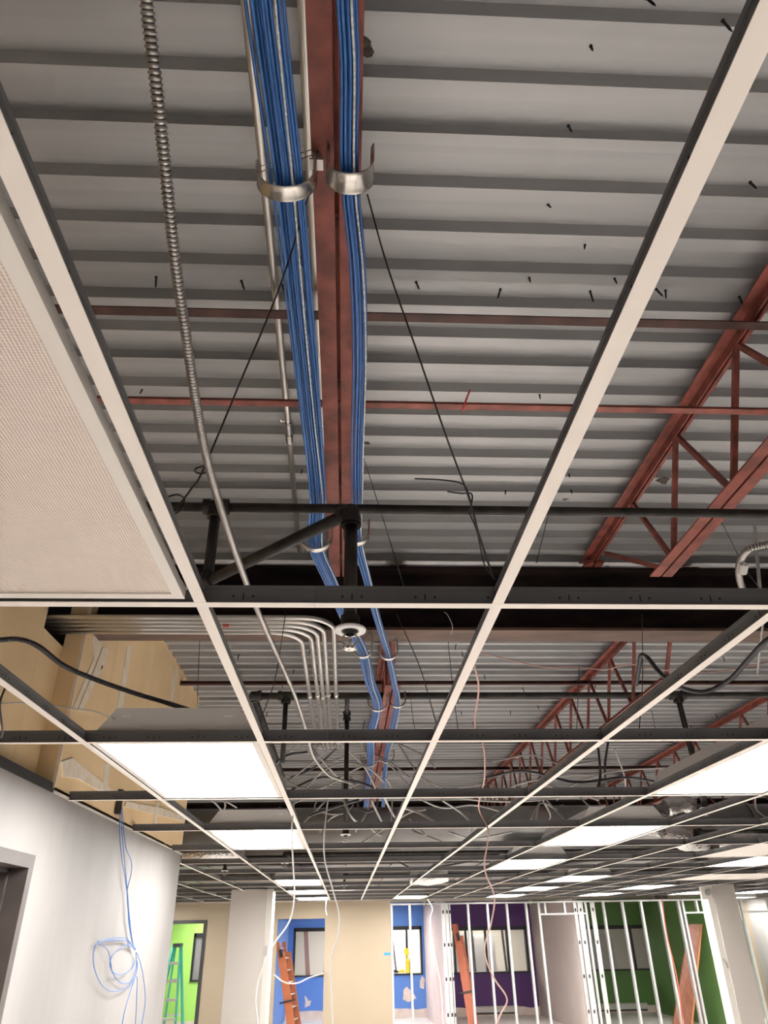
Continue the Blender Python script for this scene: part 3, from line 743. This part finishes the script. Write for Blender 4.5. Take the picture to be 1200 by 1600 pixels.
flex([at(1240,985,z=.78), at(1200,1000,z=.8), at(1170,1030,z=.82), at(1140,1062,z=.83), at(1105,1080,z=.83), at(1075,1078,z=.84), at(1050,1066,z=.85), at(1030,1050,z=.9), at(1012,1028,z=.98), at(1002,1024,z=1.0), at(999,1040,z=1.0), at(994,1070,z=1.0)], .009, 'dark flex sagging behind the right runner', m_flexd)
# steel strap hanging from the deck
a, b_ = at(1179,822,Y=2.2), at(1190,925,Y=2.2); c_ = at(1184,1052,Y=2.5)
tag(MB().bar(a, at(1186,905,Y=2.2), .012,.003,up=(0,1,0)).bar(at(1186,905,Y=2.2), at(1192,975,Y=2.25), .012,.003,up=(0,1,0)).bar(at(1192,975,Y=2.25), c_, .010,.003,up=(0,1,0)).lathe(a+Vector((0,-.002,-.012)), (0,-1,0), [(0,.003),(.001,.003),(.001,.0001)], 8, 0).build('hanging_strap', m_stud), 'grey steel strap hanging at the right edge', 'strap')

# ================================================================ WIRES
def wire(path, label, r=.0016, m=m_wire, group='ceiling hanger wires', tails=(), name='hanger_wire', cat='wire', smooth=6):
    P = cr(path, smooth)
    if not tails: return tag(MB().tube(P, r, 6).build(name, m), label, cat, group)
    t = thing(name, label, cat, tuple(P[-1]), group)
    MB().tube(P, r, 6).build('wire', m, t)
    for tl in tails: MB().tube(cr(tl, 6), r*.9, 6).build('wire_tail', m, t)
    return t
a = Vector((-.075, hA.y+.03, 1.36)); e = at(262,812,z=.624)
def L(a, b, t): return a.lerp(b, t)
wire([a, at(440,440,z=1.15), at(372,605,z=.95), at(317,735,z=.79), at(300,762,z=.72), at(287,780,z=.68), e], 'hanger wire slanting left from the joist, twisted at its end', .0019,
     tails=[[at(318,728,z=.80), at(306,732,z=.78), at(306,738,z=.78), at(318,740,z=.78), at(324,733,z=.79)], [at(262,776,z=.68), at(278,773,z=.68), at(288,780,z=.68), at(284,795,z=.66), at(270,805,z=.64)]])
a = Vector((.028, hB.y+.03, 1.25)); e = at(772,905,z=.626)
wire([a, at(605,415,z=1.1), at(650,545,z=.95), at(700,690,z=.80), at(735,785,z=.72), at(752,850,z=.67), e], 'hanger wire slanting right to the grid with twisted tails', .0018,
     tails=[[at(648,748,z=.80), at(690,750,z=.80), at(722,756,z=.78), at(733,775,z=.74), at(742,815,z=.7), at(752,845,z=.67), at(762,875,z=.65), at(771,903,z=.63)], [at(699,768,z=.78), at(720,771,z=.77), at(737,772,z=.76), at(736,790,z=.73), at(733,800,z=.72), at(745,830,z=.69), at(756,880,z=.65), at(768,900,z=.63)]])
WL = [((568,715,1.85),(592,790,1.5),(640,945,.63),'thin hanger wire right of the joist running to the centre cell'),
      ((880,700,1.84),(860,790,1.4),(838,880,1.0),'thin wire hanging from the right joist'),
      ((1120,800,1.84),(1160,880,1.3),(1195,930,.7),'dark wire behind the right hand strap'),
      ((447,955,1.37),(430,1060,1.1),(405,1130,.63),'twisted wire left of the bent conduits'),
      ((620,960,1.39),(655,1040,1.1),(683,1135,.63),'twisted wire right of the far blue cables'),
      ((700,1000,1.85),(708,1080,1.4),(717,1150,1.0),'thin vertical wire behind the second runner'),
      ((312,1000,1.85),(310,1050,1.6),(308,1105,1.3),'thin wire in front of the tan drywall end'),
      ((1003,960,1.39),(1004,1060,1.1),(998,1150,.63),'dark wire behind the right runner'),
      ((905,1040,1.8),(903,1090,1.4),(901,1145,1.0),'thin wire left of the middle joist'),
      ((1018,1110,1.8),(1022,1130,1.5),(1026,1150,1.2),'thin wire left of the right sprinkler drop'),
      ((640,1080,1.8),(645,1120,1.4),(650,1150,1.2),'thin wire above the second runner, near blue cables'),
      ((1060,1090,1.2),(1068,1125,1.0),(1075,1150,.8),'pale wire at the right sprinkler drop'),
      ((570,1125,1.3),(566,1140,1.2),(562,1152,1.1),'short wires left of the far bundle')]
for a, b_, c_, lab in WL: wire([at(a[0],a[1],z=a[2]), at(b_[0],b_[1],z=b_[2]), at(c_[0],c_[1],z=c_[2])], lab, .0015 if a[1] < 950 else .0022)
wire([at(702,998,z=1.401)+Vector((0,.01,.004)), at(707,980,Y=3.58), at(700,962,Y=3.5), at(694,956,Y=3.5)], 'short pale wire end under the beam web', .002, m_wireg)
# pale low-voltage cables
def cable(path, r, label, m, group='loose cables', name='loose_cable'): return tag(MB().tube(cr(path, 8), r, 7).build(name, m), label, 'cable', group)
cable([at(745,1018,z=1.2), at(800,1032,z=1.2), at(850,1042,z=1.2), at(900,1042,z=1.2), at(945,1046,z=1.2), at(985,1038,z=1.2), at(1030,1046,z=1.2), at(1080,1050,z=1.2), at(1130,1048,z=1.2), at(1200,1035,z=1.2)], .0035, 'pale pink cable strung across the far bay at right', m_pinkc)
cable([at(740,1035,z=1.0), at(748,1075,z=.95), at(742,1130,z=.9), at(755,1165,z=.8), at(757,1215,z=.7), at(748,1262,Y=4.6), at(763,1300,Y=4.6), at(757,1355,Y=4.6), at(772,1400,Y=4.6), at(768,1440,Y=4.6), at(757,1485,Y=4.6), at(770,1525,Y=4.6), at(792,1560,Y=4.6), at(782,1585,Y=4.6), at(772,1610,Y=4.6)], .0045, 'long pink cable hanging through the grid to the floor', m_pinkc)
cable([at(459,1255,Y=4.4), at(456,1300,Y=4.4), at(458,1350,Y=4.4), at(460,1400,Y=4.4), at(452,1440,Y=4.4), at(425,1480,Y=4.4), at(405,1530,Y=4.4), at(400,1570,Y=4.4), at(405,1610,Y=4.4)], .0048, 'white cable hanging down in front of the off white pier', m_whitec)
cable([at(513,1245,Y=4.6), at(508,1290,Y=4.6), at(507,1340,Y=4.6), at(520,1390,Y=4.6), at(530,1430,Y=4.6), at(527,1465,Y=4.6), at(517,1500,Y=4.6), at(518,1560,Y=4.6), at(520,1610,Y=4.6)], .0045, 'white cable hanging in front of the beige wall', m_whitec)
cable([at(428,1523,Y=12.68), at(445,1535,Y=13.6), at(465,1536,Y=14.7), at(485,1527,Y=15.8), at(509.5,1520,Y=16.80)], .011, 'white cable sagging across the blue opening', m_whitec)
cable([at(510,1407,Y=15.9), at(509,1420,Y=15.9), at(511,1430,Y=15.9)], .010, 'short white cable end under the left far lights', m_whitec)
cable([at(668,1404,Y=15.8), at(676,1420,Y=15.8), at(672,1440,Y=15.9), at(677,1480,Y=16.0), at(688,1540,Y=16.1), at(693,1610,Y=16.2)], .012, 'pale cable hanging in front of the pink wall', m_whitec)
cable([at(1034,1402,Y=15), at(1042,1460,Y=15), at(1058,1530,Y=15), at(1068,1610,Y=15)], .010, 'thin red cable hanging in front of the brown slab', mat('red_cable', (.45,.10,.05), .5))
cable([at(0,1100,Y=2.3), at(35,1098,Y=2.3), at(80,1102,Y=2.4), at(120,1108,Y=2.5), at(150,1112,Y=2.55), at(178,1124,Y=2.6)], .0022, 'thin pale wire running to the large left lamp', m_whitec)
cable([at(8,1075,Y=2.2), at(0,1100,Y=2.2), at(4,1140,Y=2.3), at(2,1152,Y=2.4)], .003, 'short dark wire at the left edge of the grid', m_wire)
# blue network cables on the left wall
def wl_(pts): return [at(x, y, X=XL+.02+.004*(i % 2)) for i, (x, y) in enumerate(pts)]
bx_ = at(186,1262,X=XL+.02)
tag(MB().box(XL+.004,XL+.03,bx_.y-.02,bx_.y+.02,bx_.z-.035,bx_.z+.10).build('cable_clip', m_dgrey), 'dark bracket at the top of the hanging blue cables', 'bracket')
cable(wl_([(188,1255),(187,1290),(189,1330),(196,1375),(200,1410),(201,1440),(206,1470),(209,1480),(195,1477),(178,1490),(172,1504),(176,1518),(190,1523),(205,1514),(213,1500),(214,1515),(205,1545),(196,1575),(190,1605)]), .0026, 'blue network cable with the smallest loop on the white wall', m_blue, 'blue network cables on the left wall')
cable(wl_([(189,1255),(190,1290),(194,1340),(199,1390),(202,1430),(207,1472),(211,1485),(198,1467),(176,1466),(153,1474),(146,1490),(148,1515),(160,1540),(178,1549),(200,1542),(213,1525),(214,1545),(213,1575),(211,1605)]), .0026, 'blue network cable with the largest loop on the white wall', m_blue, 'blue network cables on the left wall')
cable(wl_([(190,1255),(196,1320),(205,1345),(205,1365),(199,1392),(201,1430),(208,1475),(212,1482),(196,1470),(165,1470),(153,1472),(168,1484),(173,1505),(176,1520),(190,1536),(205,1533),(213,1510),(213,1488),(222,1515),(227,1555),(225,1580),(220,1608)]), .0026, 'blue network cable hanging furthest right on the white wall', m_blue, 'blue network cables on the left wall')

# tangle of loose cables in the plenum of the far bay
rt_ = random.Random(11)
kinds = [(m_greyc,.0075,'grey'),(m_flex,.010,'silver armoured'),(m_whitec,.0065,'white'),(m_flexd,.010,'dark armoured')]
NLAB = {}
def tangle_label(pts, nm):
    cx = sum(p[0] for p in pts)/len(pts); cy = sum(p[1] for p in pts)/len(pts)
    sp = max(p[0] for p in pts)-min(p[0] for p in pts); ln = 'long' if sp > 80 else ('short' if sp < 30 else 'curved')
    reg = [(400,'beyond the end of the tan wall'),(520,'below the ends of the bent conduits'),(600,'around the central sprinkler drop'),(700,'just right of the far blue cables'),(820,'right of the long pink cable'),(910,'under the middle right joist'),(1300,'left of the large right lamp')]
    rg = next(b for a, b in reg if cx < a)
    hi = 'up high' if cy < 1215 else ('low down' if cy > 1262 else 'halfway up')
    base = '%s %s cable %s %s' % (ln, nm, hi, rg); NLAB[base] = NLAB.get(base, 0)+1
    return base if NLAB[base] == 1 else base.replace(' cable ', ' cable, %s of its kind, ' % ['second','third','fourth','fifth','sixth','seventh'][NLAB[base]-2]).replace(' of its kind','').replace('the ends of the ','')
def loose(path, r, m, lab): return cable(path, r, lab, m, 'tangled cables above the far grid')
for i, (pts, q) in enumerate([
    ([(440,1230),(500,1232),(560,1200),(600,1190),(640,1230)],0),([(445,1225),(490,1190),(520,1165),(550,1150)],0),([(380,1236),(430,1195),(470,1160),(486,1160)],0),
    ([(386,1240),(440,1185),(480,1175)],3),([(486,1165),(505,1190),(530,1215),(545,1213),(553,1225),(548,1240),(540,1250)],1),([(530,1160),(570,1200),(590,1240)],2),
    ([(560,1150),(575,1190),(585,1215)],2),([(540,1213),(536,1225),(538,1240),(550,1246)],1),([(500,1245),(492,1262),(515,1272),(540,1270),(552,1258)],2),
    ([(560,1240),(560,1260),(575,1268),(588,1262),(590,1245)],3),([(535,1245),(548,1275),(565,1290)],0),([(580,1250),(592,1275),(600,1290)],0),
    ([(598,1240),(610,1265),(622,1282),(640,1292)],1),([(602,1215),(612,1235),(612,1290)],2),([(612,1145),(640,1190),(660,1215),(700,1235)],0),
    ([(620,1160),(660,1180),(680,1200)],0),([(660,1215),(690,1235),(720,1230),(760,1225)],2),([(680,1235),(740,1250),(820,1252),(880,1245)],2),
    ([(575,1290),(592,1305),(606,1300),(614,1290)],2),([(560,1320),(600,1295),(640,1270),(665,1265)],0),([(630,1262),(655,1270),(680,1285)],1),
    ([(632,1285),(650,1300),(690,1315)],1),([(640,1280),(665,1305)],0),([(450,1260),(480,1245),(500,1240)],0),([(460,1300),(490,1270),(510,1250)],0),
    ([(690,1250),(720,1270),(740,1290)],0),([(790,1260),(800,1230),(880,1212),(960,1210)],2),([(870,1250),(900,1225),(960,1205),(1040,1200)],2),
    ([(840,1220),(880,1235),(905,1240),(935,1250)],1),([(900,1240),(925,1262),(945,1258)],2),([(830,1280),(845,1255),(870,1265)],0),([(848,1250),(860,1275),(850,1290)],0),
    ([(852,1248),(885,1285),(900,1300)],0),([(843,1250),(838,1280),(845,1292)],2),([(935,1170),(938,1210),(932,1240)],3),([(950,1160),(945,1200),(950,1240)],3),
    ([(960,1170),(975,1210),(978,1232)],2),([(1180,1245),(1182,1265),(1200,1280)],2),([(700,1300),(740,1310),(800,1300)],0),([(620,1345),(640,1355),(660,1358),(700,1352),(740,1345)],3),
    ([(290,1250),(310,1245),(330,1250),(350,1270)],0),([(300,1245),(345,1250),(370,1262)],2),([(345,1245),(352,1258),(346,1275)],0),
    ([(448,1238),(500,1215),(560,1222),(600,1238)],3),([(455,1215),(490,1200),(515,1180),(530,1165)],3),([(470,1240),(505,1205),(540,1192),(575,1200),(600,1222)],0),([(436,1210),(470,1232),(520,1236),(560,1225)],2),
    ([(480,1275),(520,1262),(560,1250)],3),([(555,1300),(570,1275),(580,1255)],0),([(640,1240),(690,1262),(740,1258),(790,1270)],0),([(500,1300),(515,1280),(530,1272)],2),([(520,1190),(560,1175),(600,1185),(640,1215)],0),
    ([(770,1190),(830,1180),(880,1195),(940,1188)],0),([(760,1215),(820,1205),(900,1222),(980,1215),(1040,1225)],3)]):
    m, r, nm = kinds[q]; hh = rt_.uniform(1.0, 1.45); pp = []
    Yb = rt_.uniform(5.4, 7.4)
    for j, (x, y) in enumerate(pts): pp.append(at(x, y, Y=Yb+.25*math.sin(j*1.3+i)))
    if min(v.z for v in pp) < GRID+.05: pp = [v*((GRID+.09)/max(.3, min(u.z for u in pp))) if min(u.z for u in pp) > .3 else v for v in pp]
    loose(pp, r, m, tangle_label(pts, nm))

# ================================================================ DUCTS
def duct(P, r, label, m=m_duct, seams=True):
    P = [Vector(p) for p in P]
    t = thing('round_duct', label, 'duct', tuple((P[0]+P[-1])/2))
    MB().tube(P, r, 20).build('duct_tube', m, t)
    if seams:
        L_ = (P[-1]-P[0]); n = int(L_.length/.9)
        for i in range(1, n):
            q = P[0]+L_*(i/n); d = L_.normalized()
            MB().lathe(q-d*.015, d, [(0,r),(.003,r+.008),(.027,r+.008),(.03,r)], 20).build('duct_band', m, t)
    return t
duct([(-3.5,7.7,.93),(8.8,7.7,.93)], .165, 'long round galvanised duct across the far plenum, nearest')
duct([(-5.0,9.6,.90),(9.2,9.6,.90)], .15, 'second round galvanised duct across the far plenum')
def sqduct(y0, y1, z0, z1, x0, x1, label):
    t = thing('rectangular_duct', label, 'duct', ((x0+x1)/2,(y0+y1)/2,z0))
    MB().box(x0,x1,y0,y1,z0,z1).build('duct_body', m_duct, t)
    x = x0+.3
    me = MB().box(-.008,.008,y0-.015-(y0+y1)/2,y1+.015-(y0+y1)/2,-.015,z1-z0+.015).mesh('standing_seam', m_duct)
    while x < x1: child('standing_seam', me, t, (x-(x0+x1)/2,0,0)); x += .6
    return t
sqduct(10.6,11.3,.80,1.15,-4.5,9.0,'flat rectangular duct with standing seams far down the plenum')
sqduct(13.2,13.9,.78,1.2,-4.5,9.0,'rectangular duct near the far partition')
def foil(path, r, label):
    P = resample(cr(path, 10), .022); rr = [r*(1+(.05 if i % 2 else -.05)+.03*math.sin(i*.7)) for i in range(len(P))]
    return tag(MB().tube(P, rr, 18).build('flexible_duct', m_foil), label, 'duct', 'foil flexible ducts')
foil([at(1010,1285,Y=7.3), at(1040,1292,Y=7.0), at(1056,1306,Y=6.8), at(1080,1310,Y=6.9), at(1110,1308,Y=7.3)], .10, 'shiny foil flexible duct bending beside the right centre lamp')
foil([at(1040,1262,Y=7.4), at(1066,1256,Y=7.4), at(1085,1262,Y=7.4)], .08, 'shiny foil duct stub above the right centre lamp')
foil([at(1130,1318,Y=7.6), at(1165,1312,Y=7.4), at(1215,1308,Y=7.4)], .09, 'shiny foil flexible duct at the right edge')
foil([at(800,1315,Y=8.2), at(825,1306,Y=8.2), at(860,1300,Y=8.2)], .08, 'crumpled foil duct left of the right centre lamp')
foil([at(285,1336,Y=8), at(330,1334,Y=8), at(372,1333,Y=8.1)], .08, 'shiny foil duct beyond the end of the tan wall')
foil([at(500,1384,z=.82), at(530,1386,z=.80), at(560,1385,z=.80), at(590,1380,z=.82)], .10, 'drooping foil duct in the centre near the beige wall')
foil([at(640,1370,Y=11), at(670,1372,Y=11), at(700,1366,Y=11)], .09, 'small foil duct right of the centre far rows')

# ================================================================ STUD PARTITION
st = thing('stud_partition', 'open galvanised steel stud partition before the coloured rooms', 'stud wall', (4.2, YP, FL))
zt_ = .535
def cchan(w, d, L_):
    """C stud, opening sideways, standing from 0 to L"""
    t = .004; p = [(-w/2,0),(w/2,0),(w/2,t),(-w/2+t,t),(-w/2+t,d-t),(w/2,d-t),(w/2,d),(-w/2,d)]
    mb = MB().prism(p, (0,0,0), (0,0,L_), (1,0,0), (0,1,0))
    return mb
me_stud = cchan(.042,.09,zt_-FL).mesh('stud', m_stud)
def stud(X, Y=YP): child('stud', me_stud, st, (X-4.2, Y-YP, 0))
for X in (.945,1.32,2.525,2.93,3.335,3.74,4.0,4.985,5.365,5.77,6.165,6.575,6.965,7.05): stud(X)
MB().box(.92,7.70,YP-.004,YP+.095,zt_,zt_+.004).box(.92,7.70,YP-.004,YP,zt_-.03,zt_+.004).box(.92,7.70,YP+.091,YP+.095,zt_-.03,zt_+.004).build('top_track', m_stud, st)
MB().box(.92,4.0,YP-.004,YP+.095,FL,FL+.004).box(.92,4.0,YP-.004,YP,FL,FL+.03).build('bottom_track', m_stud, st)
MB().box(4.02,4.965,YP-.002,YP+.092,.285,.315).build('door_header', m_stud, st)
MB().box(7.07,7.60,YP-.002,YP+.092,.27,.30).build('door_header', m_stud, st)
for X in (4.13,4.54): MB().box(X-.02,X+.02,YP,YP+.09,.315,zt_).build('cripple_stud', m_stud, st)
MB().box(7.33,7.37,YP,YP+.09,.30,zt_).build('cripple_stud', m_stud, st)
# wide faces of the clustered studs at the side walls
def wide(x0, x1, y):
    o = MB().box(x0,x1,y,y+.04,FL,zt_).build('wall_end_stud', m_stud, st)
    hb = MB(); z = -1.4
    while z < .4: hb.box((x0+x1)/2-.016,(x0+x1)/2+.016,y-.002,y-.0003,z,z+.06); z += .58
    hb.build('punched_hole', m_slot, o)
wide(1.965,2.04,YP); wide(2.05,2.12,YP+.02); wide(2.13,2.155,YP-.01)
wide(4.74,4.80,YP+.05); wide(4.82,4.93,YP+.03); wide(5.08,5.17,YP)
# frame right of the pillar
st2 = thing('stud_frame', 'short run of galvanised studs right of the white pillar', 'stud wall', (8.3, YP, FL))
for X in (7.74,8.30,8.9,9.3): child('stud', me_stud, st2, (X-8.3, 0, 0))
MB().box(7.72,9.5,YP-.004,YP+.095,zt_,zt_+.004).box(7.72,9.5,YP-.004,YP,zt_-.03,zt_).build('top_track', m_stud, st2)
MB().box(8.32,8.88,YP,YP+.09,.27,.30).build('door_header', m_stud, st2)
p = at(1104,1406,Y=16.7)
MB().box(7.58,7.66,YP-.002,YP+.09,FL,zt_).build('stud', m_stud, st)

# ================================================================ THINGS BY THE FAR ROOMS
# fire alarm speaker on the pillar corner
p = at(1103.5,1395,Y=12.98)
fa = thing('alarm_speaker', 'square white alarm speaker on the pillar top', 'alarm', (p.x,12.98,p.z-.09))
MB().box(p.x-.085,p.x+.085,12.97,13.03,p.z-.09,p.z+.09).build('speaker_box', m_trimw, fa)
MB().lathe((p.x+.02,12.97,p.z+.005), (0,-1,0), [(0,.05),(.008,.05),(.008,.034),(.002,.03),(.002,.018),(.008,.016),(.008,.0001)], 20).build('speaker_grille', m_stud, fa)
# blue tape on beige wall
a, b_ = at(600,1488.5,Y=YP-.003), at(610,1492.5,Y=YP-.003)
tag(MB().box(a.x,b_.x,YP-.003,YP-.0005,b_.z,a.z).build('masking_tape', m_tape), 'strip of blue masking tape on the beige wall edge', 'tape')
# ladders
def ext_ladder(a, b_, m, label, wdir=(.25,1,0)):
    """extension ladder seen nearly edge-on; a top, b foot (centre line of the near rail)"""
    a, b_ = Vector(a), Vector(b_); wd = Vector(wdir).normalized(); d = (b_-a).normalized(); nrm = d.cross(wd).normalized()
    t = thing('extension_ladder', label, 'ladder', tuple(b_))
    for k, (o, t0) in enumerate(((0,0.0),(.075,.12))):
        for s in (0, .40):
            A = a.lerp(b_, t0)+wd*s+nrm*o; B = b_+wd*s+nrm*o
            MB().bar(A, B, .03, .075, up=nrm).build('rail', m, t)
        n = 7; 
        for i in range(n):
            q = a.lerp(b_, t0+(1-t0)*(i+.5)/n)+nrm*o; MB().tube([q, q+wd*.40], .015, 8).build('rung', m_alu, t)
    q = a.lerp(b_, .12); MB().bar(q+nrm*.05-d*.06-wd*.03, q+nrm*.05+d*.08-wd*.03, .05,.06, up=nrm).build('rail_lock', m_black, t)
    q = a.lerp(b_, .62); MB().bar(q-nrm*.12-wd*.03, q+nrm*.2-wd*.03, .03,.03).build('rail_bracket', m_black, t)
    return t
def ft(x, y, Y):     # foot: extend a sight line to the floor at depth Y
    return at(x, y, Y=Y)
a = at(434,1472,Y=17.2); b_ = at(446,1560,Y=17.2); k = (FL-a.z)/(b_.z-a.z); b_ = a+(b_-a)*k
ext_ladder(a, b_, m_orange, 'orange fibreglass ladder leaning in the blue opening')
a = at(709,1444,Y=17.3); b_ = at(733,1588,Y=17.0); k = (FL-a.z)/(b_.z-a.z); b_ = a+(b_-a)*k
ext_ladder(a, b_, m_rust, 'red-brown fibreglass ladder leaning behind the studs of the purple room')
# green step ladder
tpz = at(278,1477,Y=15.6); sl = thing('step_ladder', 'green fibreglass step ladder by the lime green doorway', 'ladder', (tpz.x,15.6,FL))
wdt = .14; zt0 = tpz.z; H_ = zt0-FL
MB().box(tpz.x-.07,tpz.x+.07,15.48,15.72,zt0-.03,zt0+.03).build('top_cap', m_dgrey, sl)
for s in (-1, 1):
    MB().bar((tpz.x+s*.06,15.55,zt0),(tpz.x+s*.22,15.15,FL),.03,.06).build('front_rail', m_green, sl)
    MB().bar((tpz.x+s*.05,15.65,zt0),(tpz.x+s*.20,16.1,FL),.03,.045).build('rear_rail', m_green, sl)
for i in range(1, 6):
    z = zt0-H_*i/6; q = i/6
    MB().box(tpz.x-.06-.16*q,tpz.x+.06+.16*q,15.55-.4*q-.04,15.55-.4*q+.04,z-.025,z+.012).build('step', m_alu, sl)
for i in (2, 4):
    z = zt0-H_*i/6; q = i/6
    MB().bar((tpz.x-.05-.15*q,15.65+.45*q,z),(tpz.x+.05+.15*q,15.65+.45*q,z),.02,.03).build('rear_brace', m_alu, sl)
# brown slab leaning in the green room
pa, pb = at(1077,1444,Y=17.25), at(1096,1444,Y=17.22); pc = at(1080,1600,Y=17.0); pd = at(1052,1600,Y=17.0)
def down(a, b_):
    k = (FL-a.z)/(b_.z-a.z); return a+(b_-a)*k
pc, pd = down(pb, pc), down(pa, pd)
slab = thing('wooden_slab', 'tall brown wooden slab leaning in the dark green room', 'wood slab', tuple((pc+pd)/2))
nn = Vector((.10,.05,0))
MB().hexa([pd,pc,pc+Vector((0,.05,0)),pd+Vector((0,.05,0)),pa,pb,pb+Vector((0,.05,0)),pa+Vector((0,.05,0))]).build('slab_face', m_wood, slab)
e1 = Vector((.045,.02,0))
MB().hexa([pc,pc+e1,pc+e1+Vector((0,.05,0)),pc+Vector((0,.05,0)),pb,pb+e1*.8,pb+e1*.8+Vector((0,.05,0)),pb+Vector((0,.05,0))]).build('slab_edge', m_wedge, slab)
# baseboard heaters
def heater(x0, x1, y, label):
    t = thing('baseboard_heater', label, 'heater', ((x0+x1)/2,y,FL), 'baseboard heaters')
    MB().prism([(0,FL+.03),(0,FL+.18),(-.03,FL+.20),(-.07,FL+.17),(-.07,FL+.05)], (x0,y-.012,0), (x1,y-.012,0), (0,1,0), (0,0,1)).build('heater_cover', m_trimw, t)
    MB().box(x0+.02,x1-.02,y-.086,y-.083,FL+.05,FL+.075).build('heater_slot', m_slot, t)
heater(3.15,4.2,YB,'white baseboard heater along the purple wall'); heater(5.6,7.4,YB,'white baseboard heater along the dark green wall')
p = at(296,1590,Y=19.4); heater(-2.9,-2.0,19.6,'small white baseboard heater in the lime green room')
# bits seen through and on the blue room window sill
p = at(637,1494,Y=YB-.10); sz = -.88+.04
yv = thing('spray_bottle', 'yellow bottle standing on the blue room sill', 'bottle', (p.x,YB-.08,sz))
MB().lathe((p.x,YB-.08,sz), (0,0,1), [(0,.001),(0,.05),(.25,.055),(.32,.02),(.40,.02),(.40,.001)], 14).build('bottle_body', m_yel, yv)
MB().box(p.x-.08,p.x+.03,YB-.11,YB-.05,sz+.38,sz+.52).build('trigger', m_yel, yv)
p = at(624,1521,Y=YB-.08)
gl = thing('work_gloves', 'yellow and black work gloves on the blue room sill', 'gloves', (p.x,YB-.08,sz))
MB().tube(cr([(p.x-.02,YB-.08,sz+.035),(p.x+.06,YB-.09,sz+.05),(p.x+.14,YB-.08,sz+.035)],6), [.02]*4+[.035]*5+[.02]*4, 10).build('glove_cuff', m_yel, gl)
MB().tube(cr([(p.x-.18,YB-.08,sz+.03),(p.x-.10,YB-.09,sz+.045),(p.x-.02,YB-.08,sz+.03)],6), [.015]*4+[.03]*5+[.02]*4, 10).build('glove_palm', m_black, gl)
# leaning boards and a white cabinet in the room behind the windows
def board(x0, x1, y, z1, label, m, lean=.15):
    return tag(MB().hexa([(x0,y,FL),(x1,y,FL),(x1,y+.03,FL),(x0,y+.03,FL),(x0+lean,y+.5,z1),(x1+lean,y+.5,z1),(x1+lean,y+.53,z1),(x0+lean,y+.53,z1)]).build('leaning_board', m), label, 'board')
board(-.98,-.86,23.2,.10,'brown board standing in for the ladder reflection in the blue room window',m_rust,-.2)  # brown strip put in for the ladder's reflection in the pane
board(-.62,-.55,22.8,.3,'dark upright board behind the blue room window',m_dgrey,.1)
for x0, x1, y, z1, ln, lab in ((.30,.36,22.9,.3,.05,'dark post behind the middle of the blue room window'),(2.62,2.70,22.7,.3,.0,'dark post left behind the purple room window'),(3.48,3.56,22.7,.3,.0,'dark post between the cabinets behind the purple window'),(4.36,4.42,22.7,.3,.0,'dark post right behind the purple room window')):
    board(x0, x1, y, z1, lab, m_dgrey, ln)
board(6.15,6.22,22.3,.2,'dark bar leaning behind the dark green room window',m_dgrey,.45); board(6.75,7.5,22.9,-.1,'grey panel leaning behind the dark green room window',m_greige,.05)
board(1.45,1.50,22.8,.3,'thin dark strip leaning behind the stud window',m_dgrey,-.2)
for x0, x1, lab in ((2.9,3.45,'white cabinet left of the pair behind the purple room window'),(3.6,4.2,'white cabinet right of the pair behind the purple room window')):
    t = thing('white_cabinet', lab, 'cabinet', ((x0+x1)/2,23.6,FL))
    MB().box(x0,x1,23.4,23.9,FL,-.05).build('cabinet_body', m_trimw, t)
    MB().box(x0+.02,(x0+x1)/2-.01,23.38,23.4,FL+.1,-.08).build('cabinet_door', m_trimw, t)
    MB().box((x0+x1)/2+.01,x1-.02,23.38,23.4,FL+.1,-.08).build('cabinet_door', m_trimw, t)
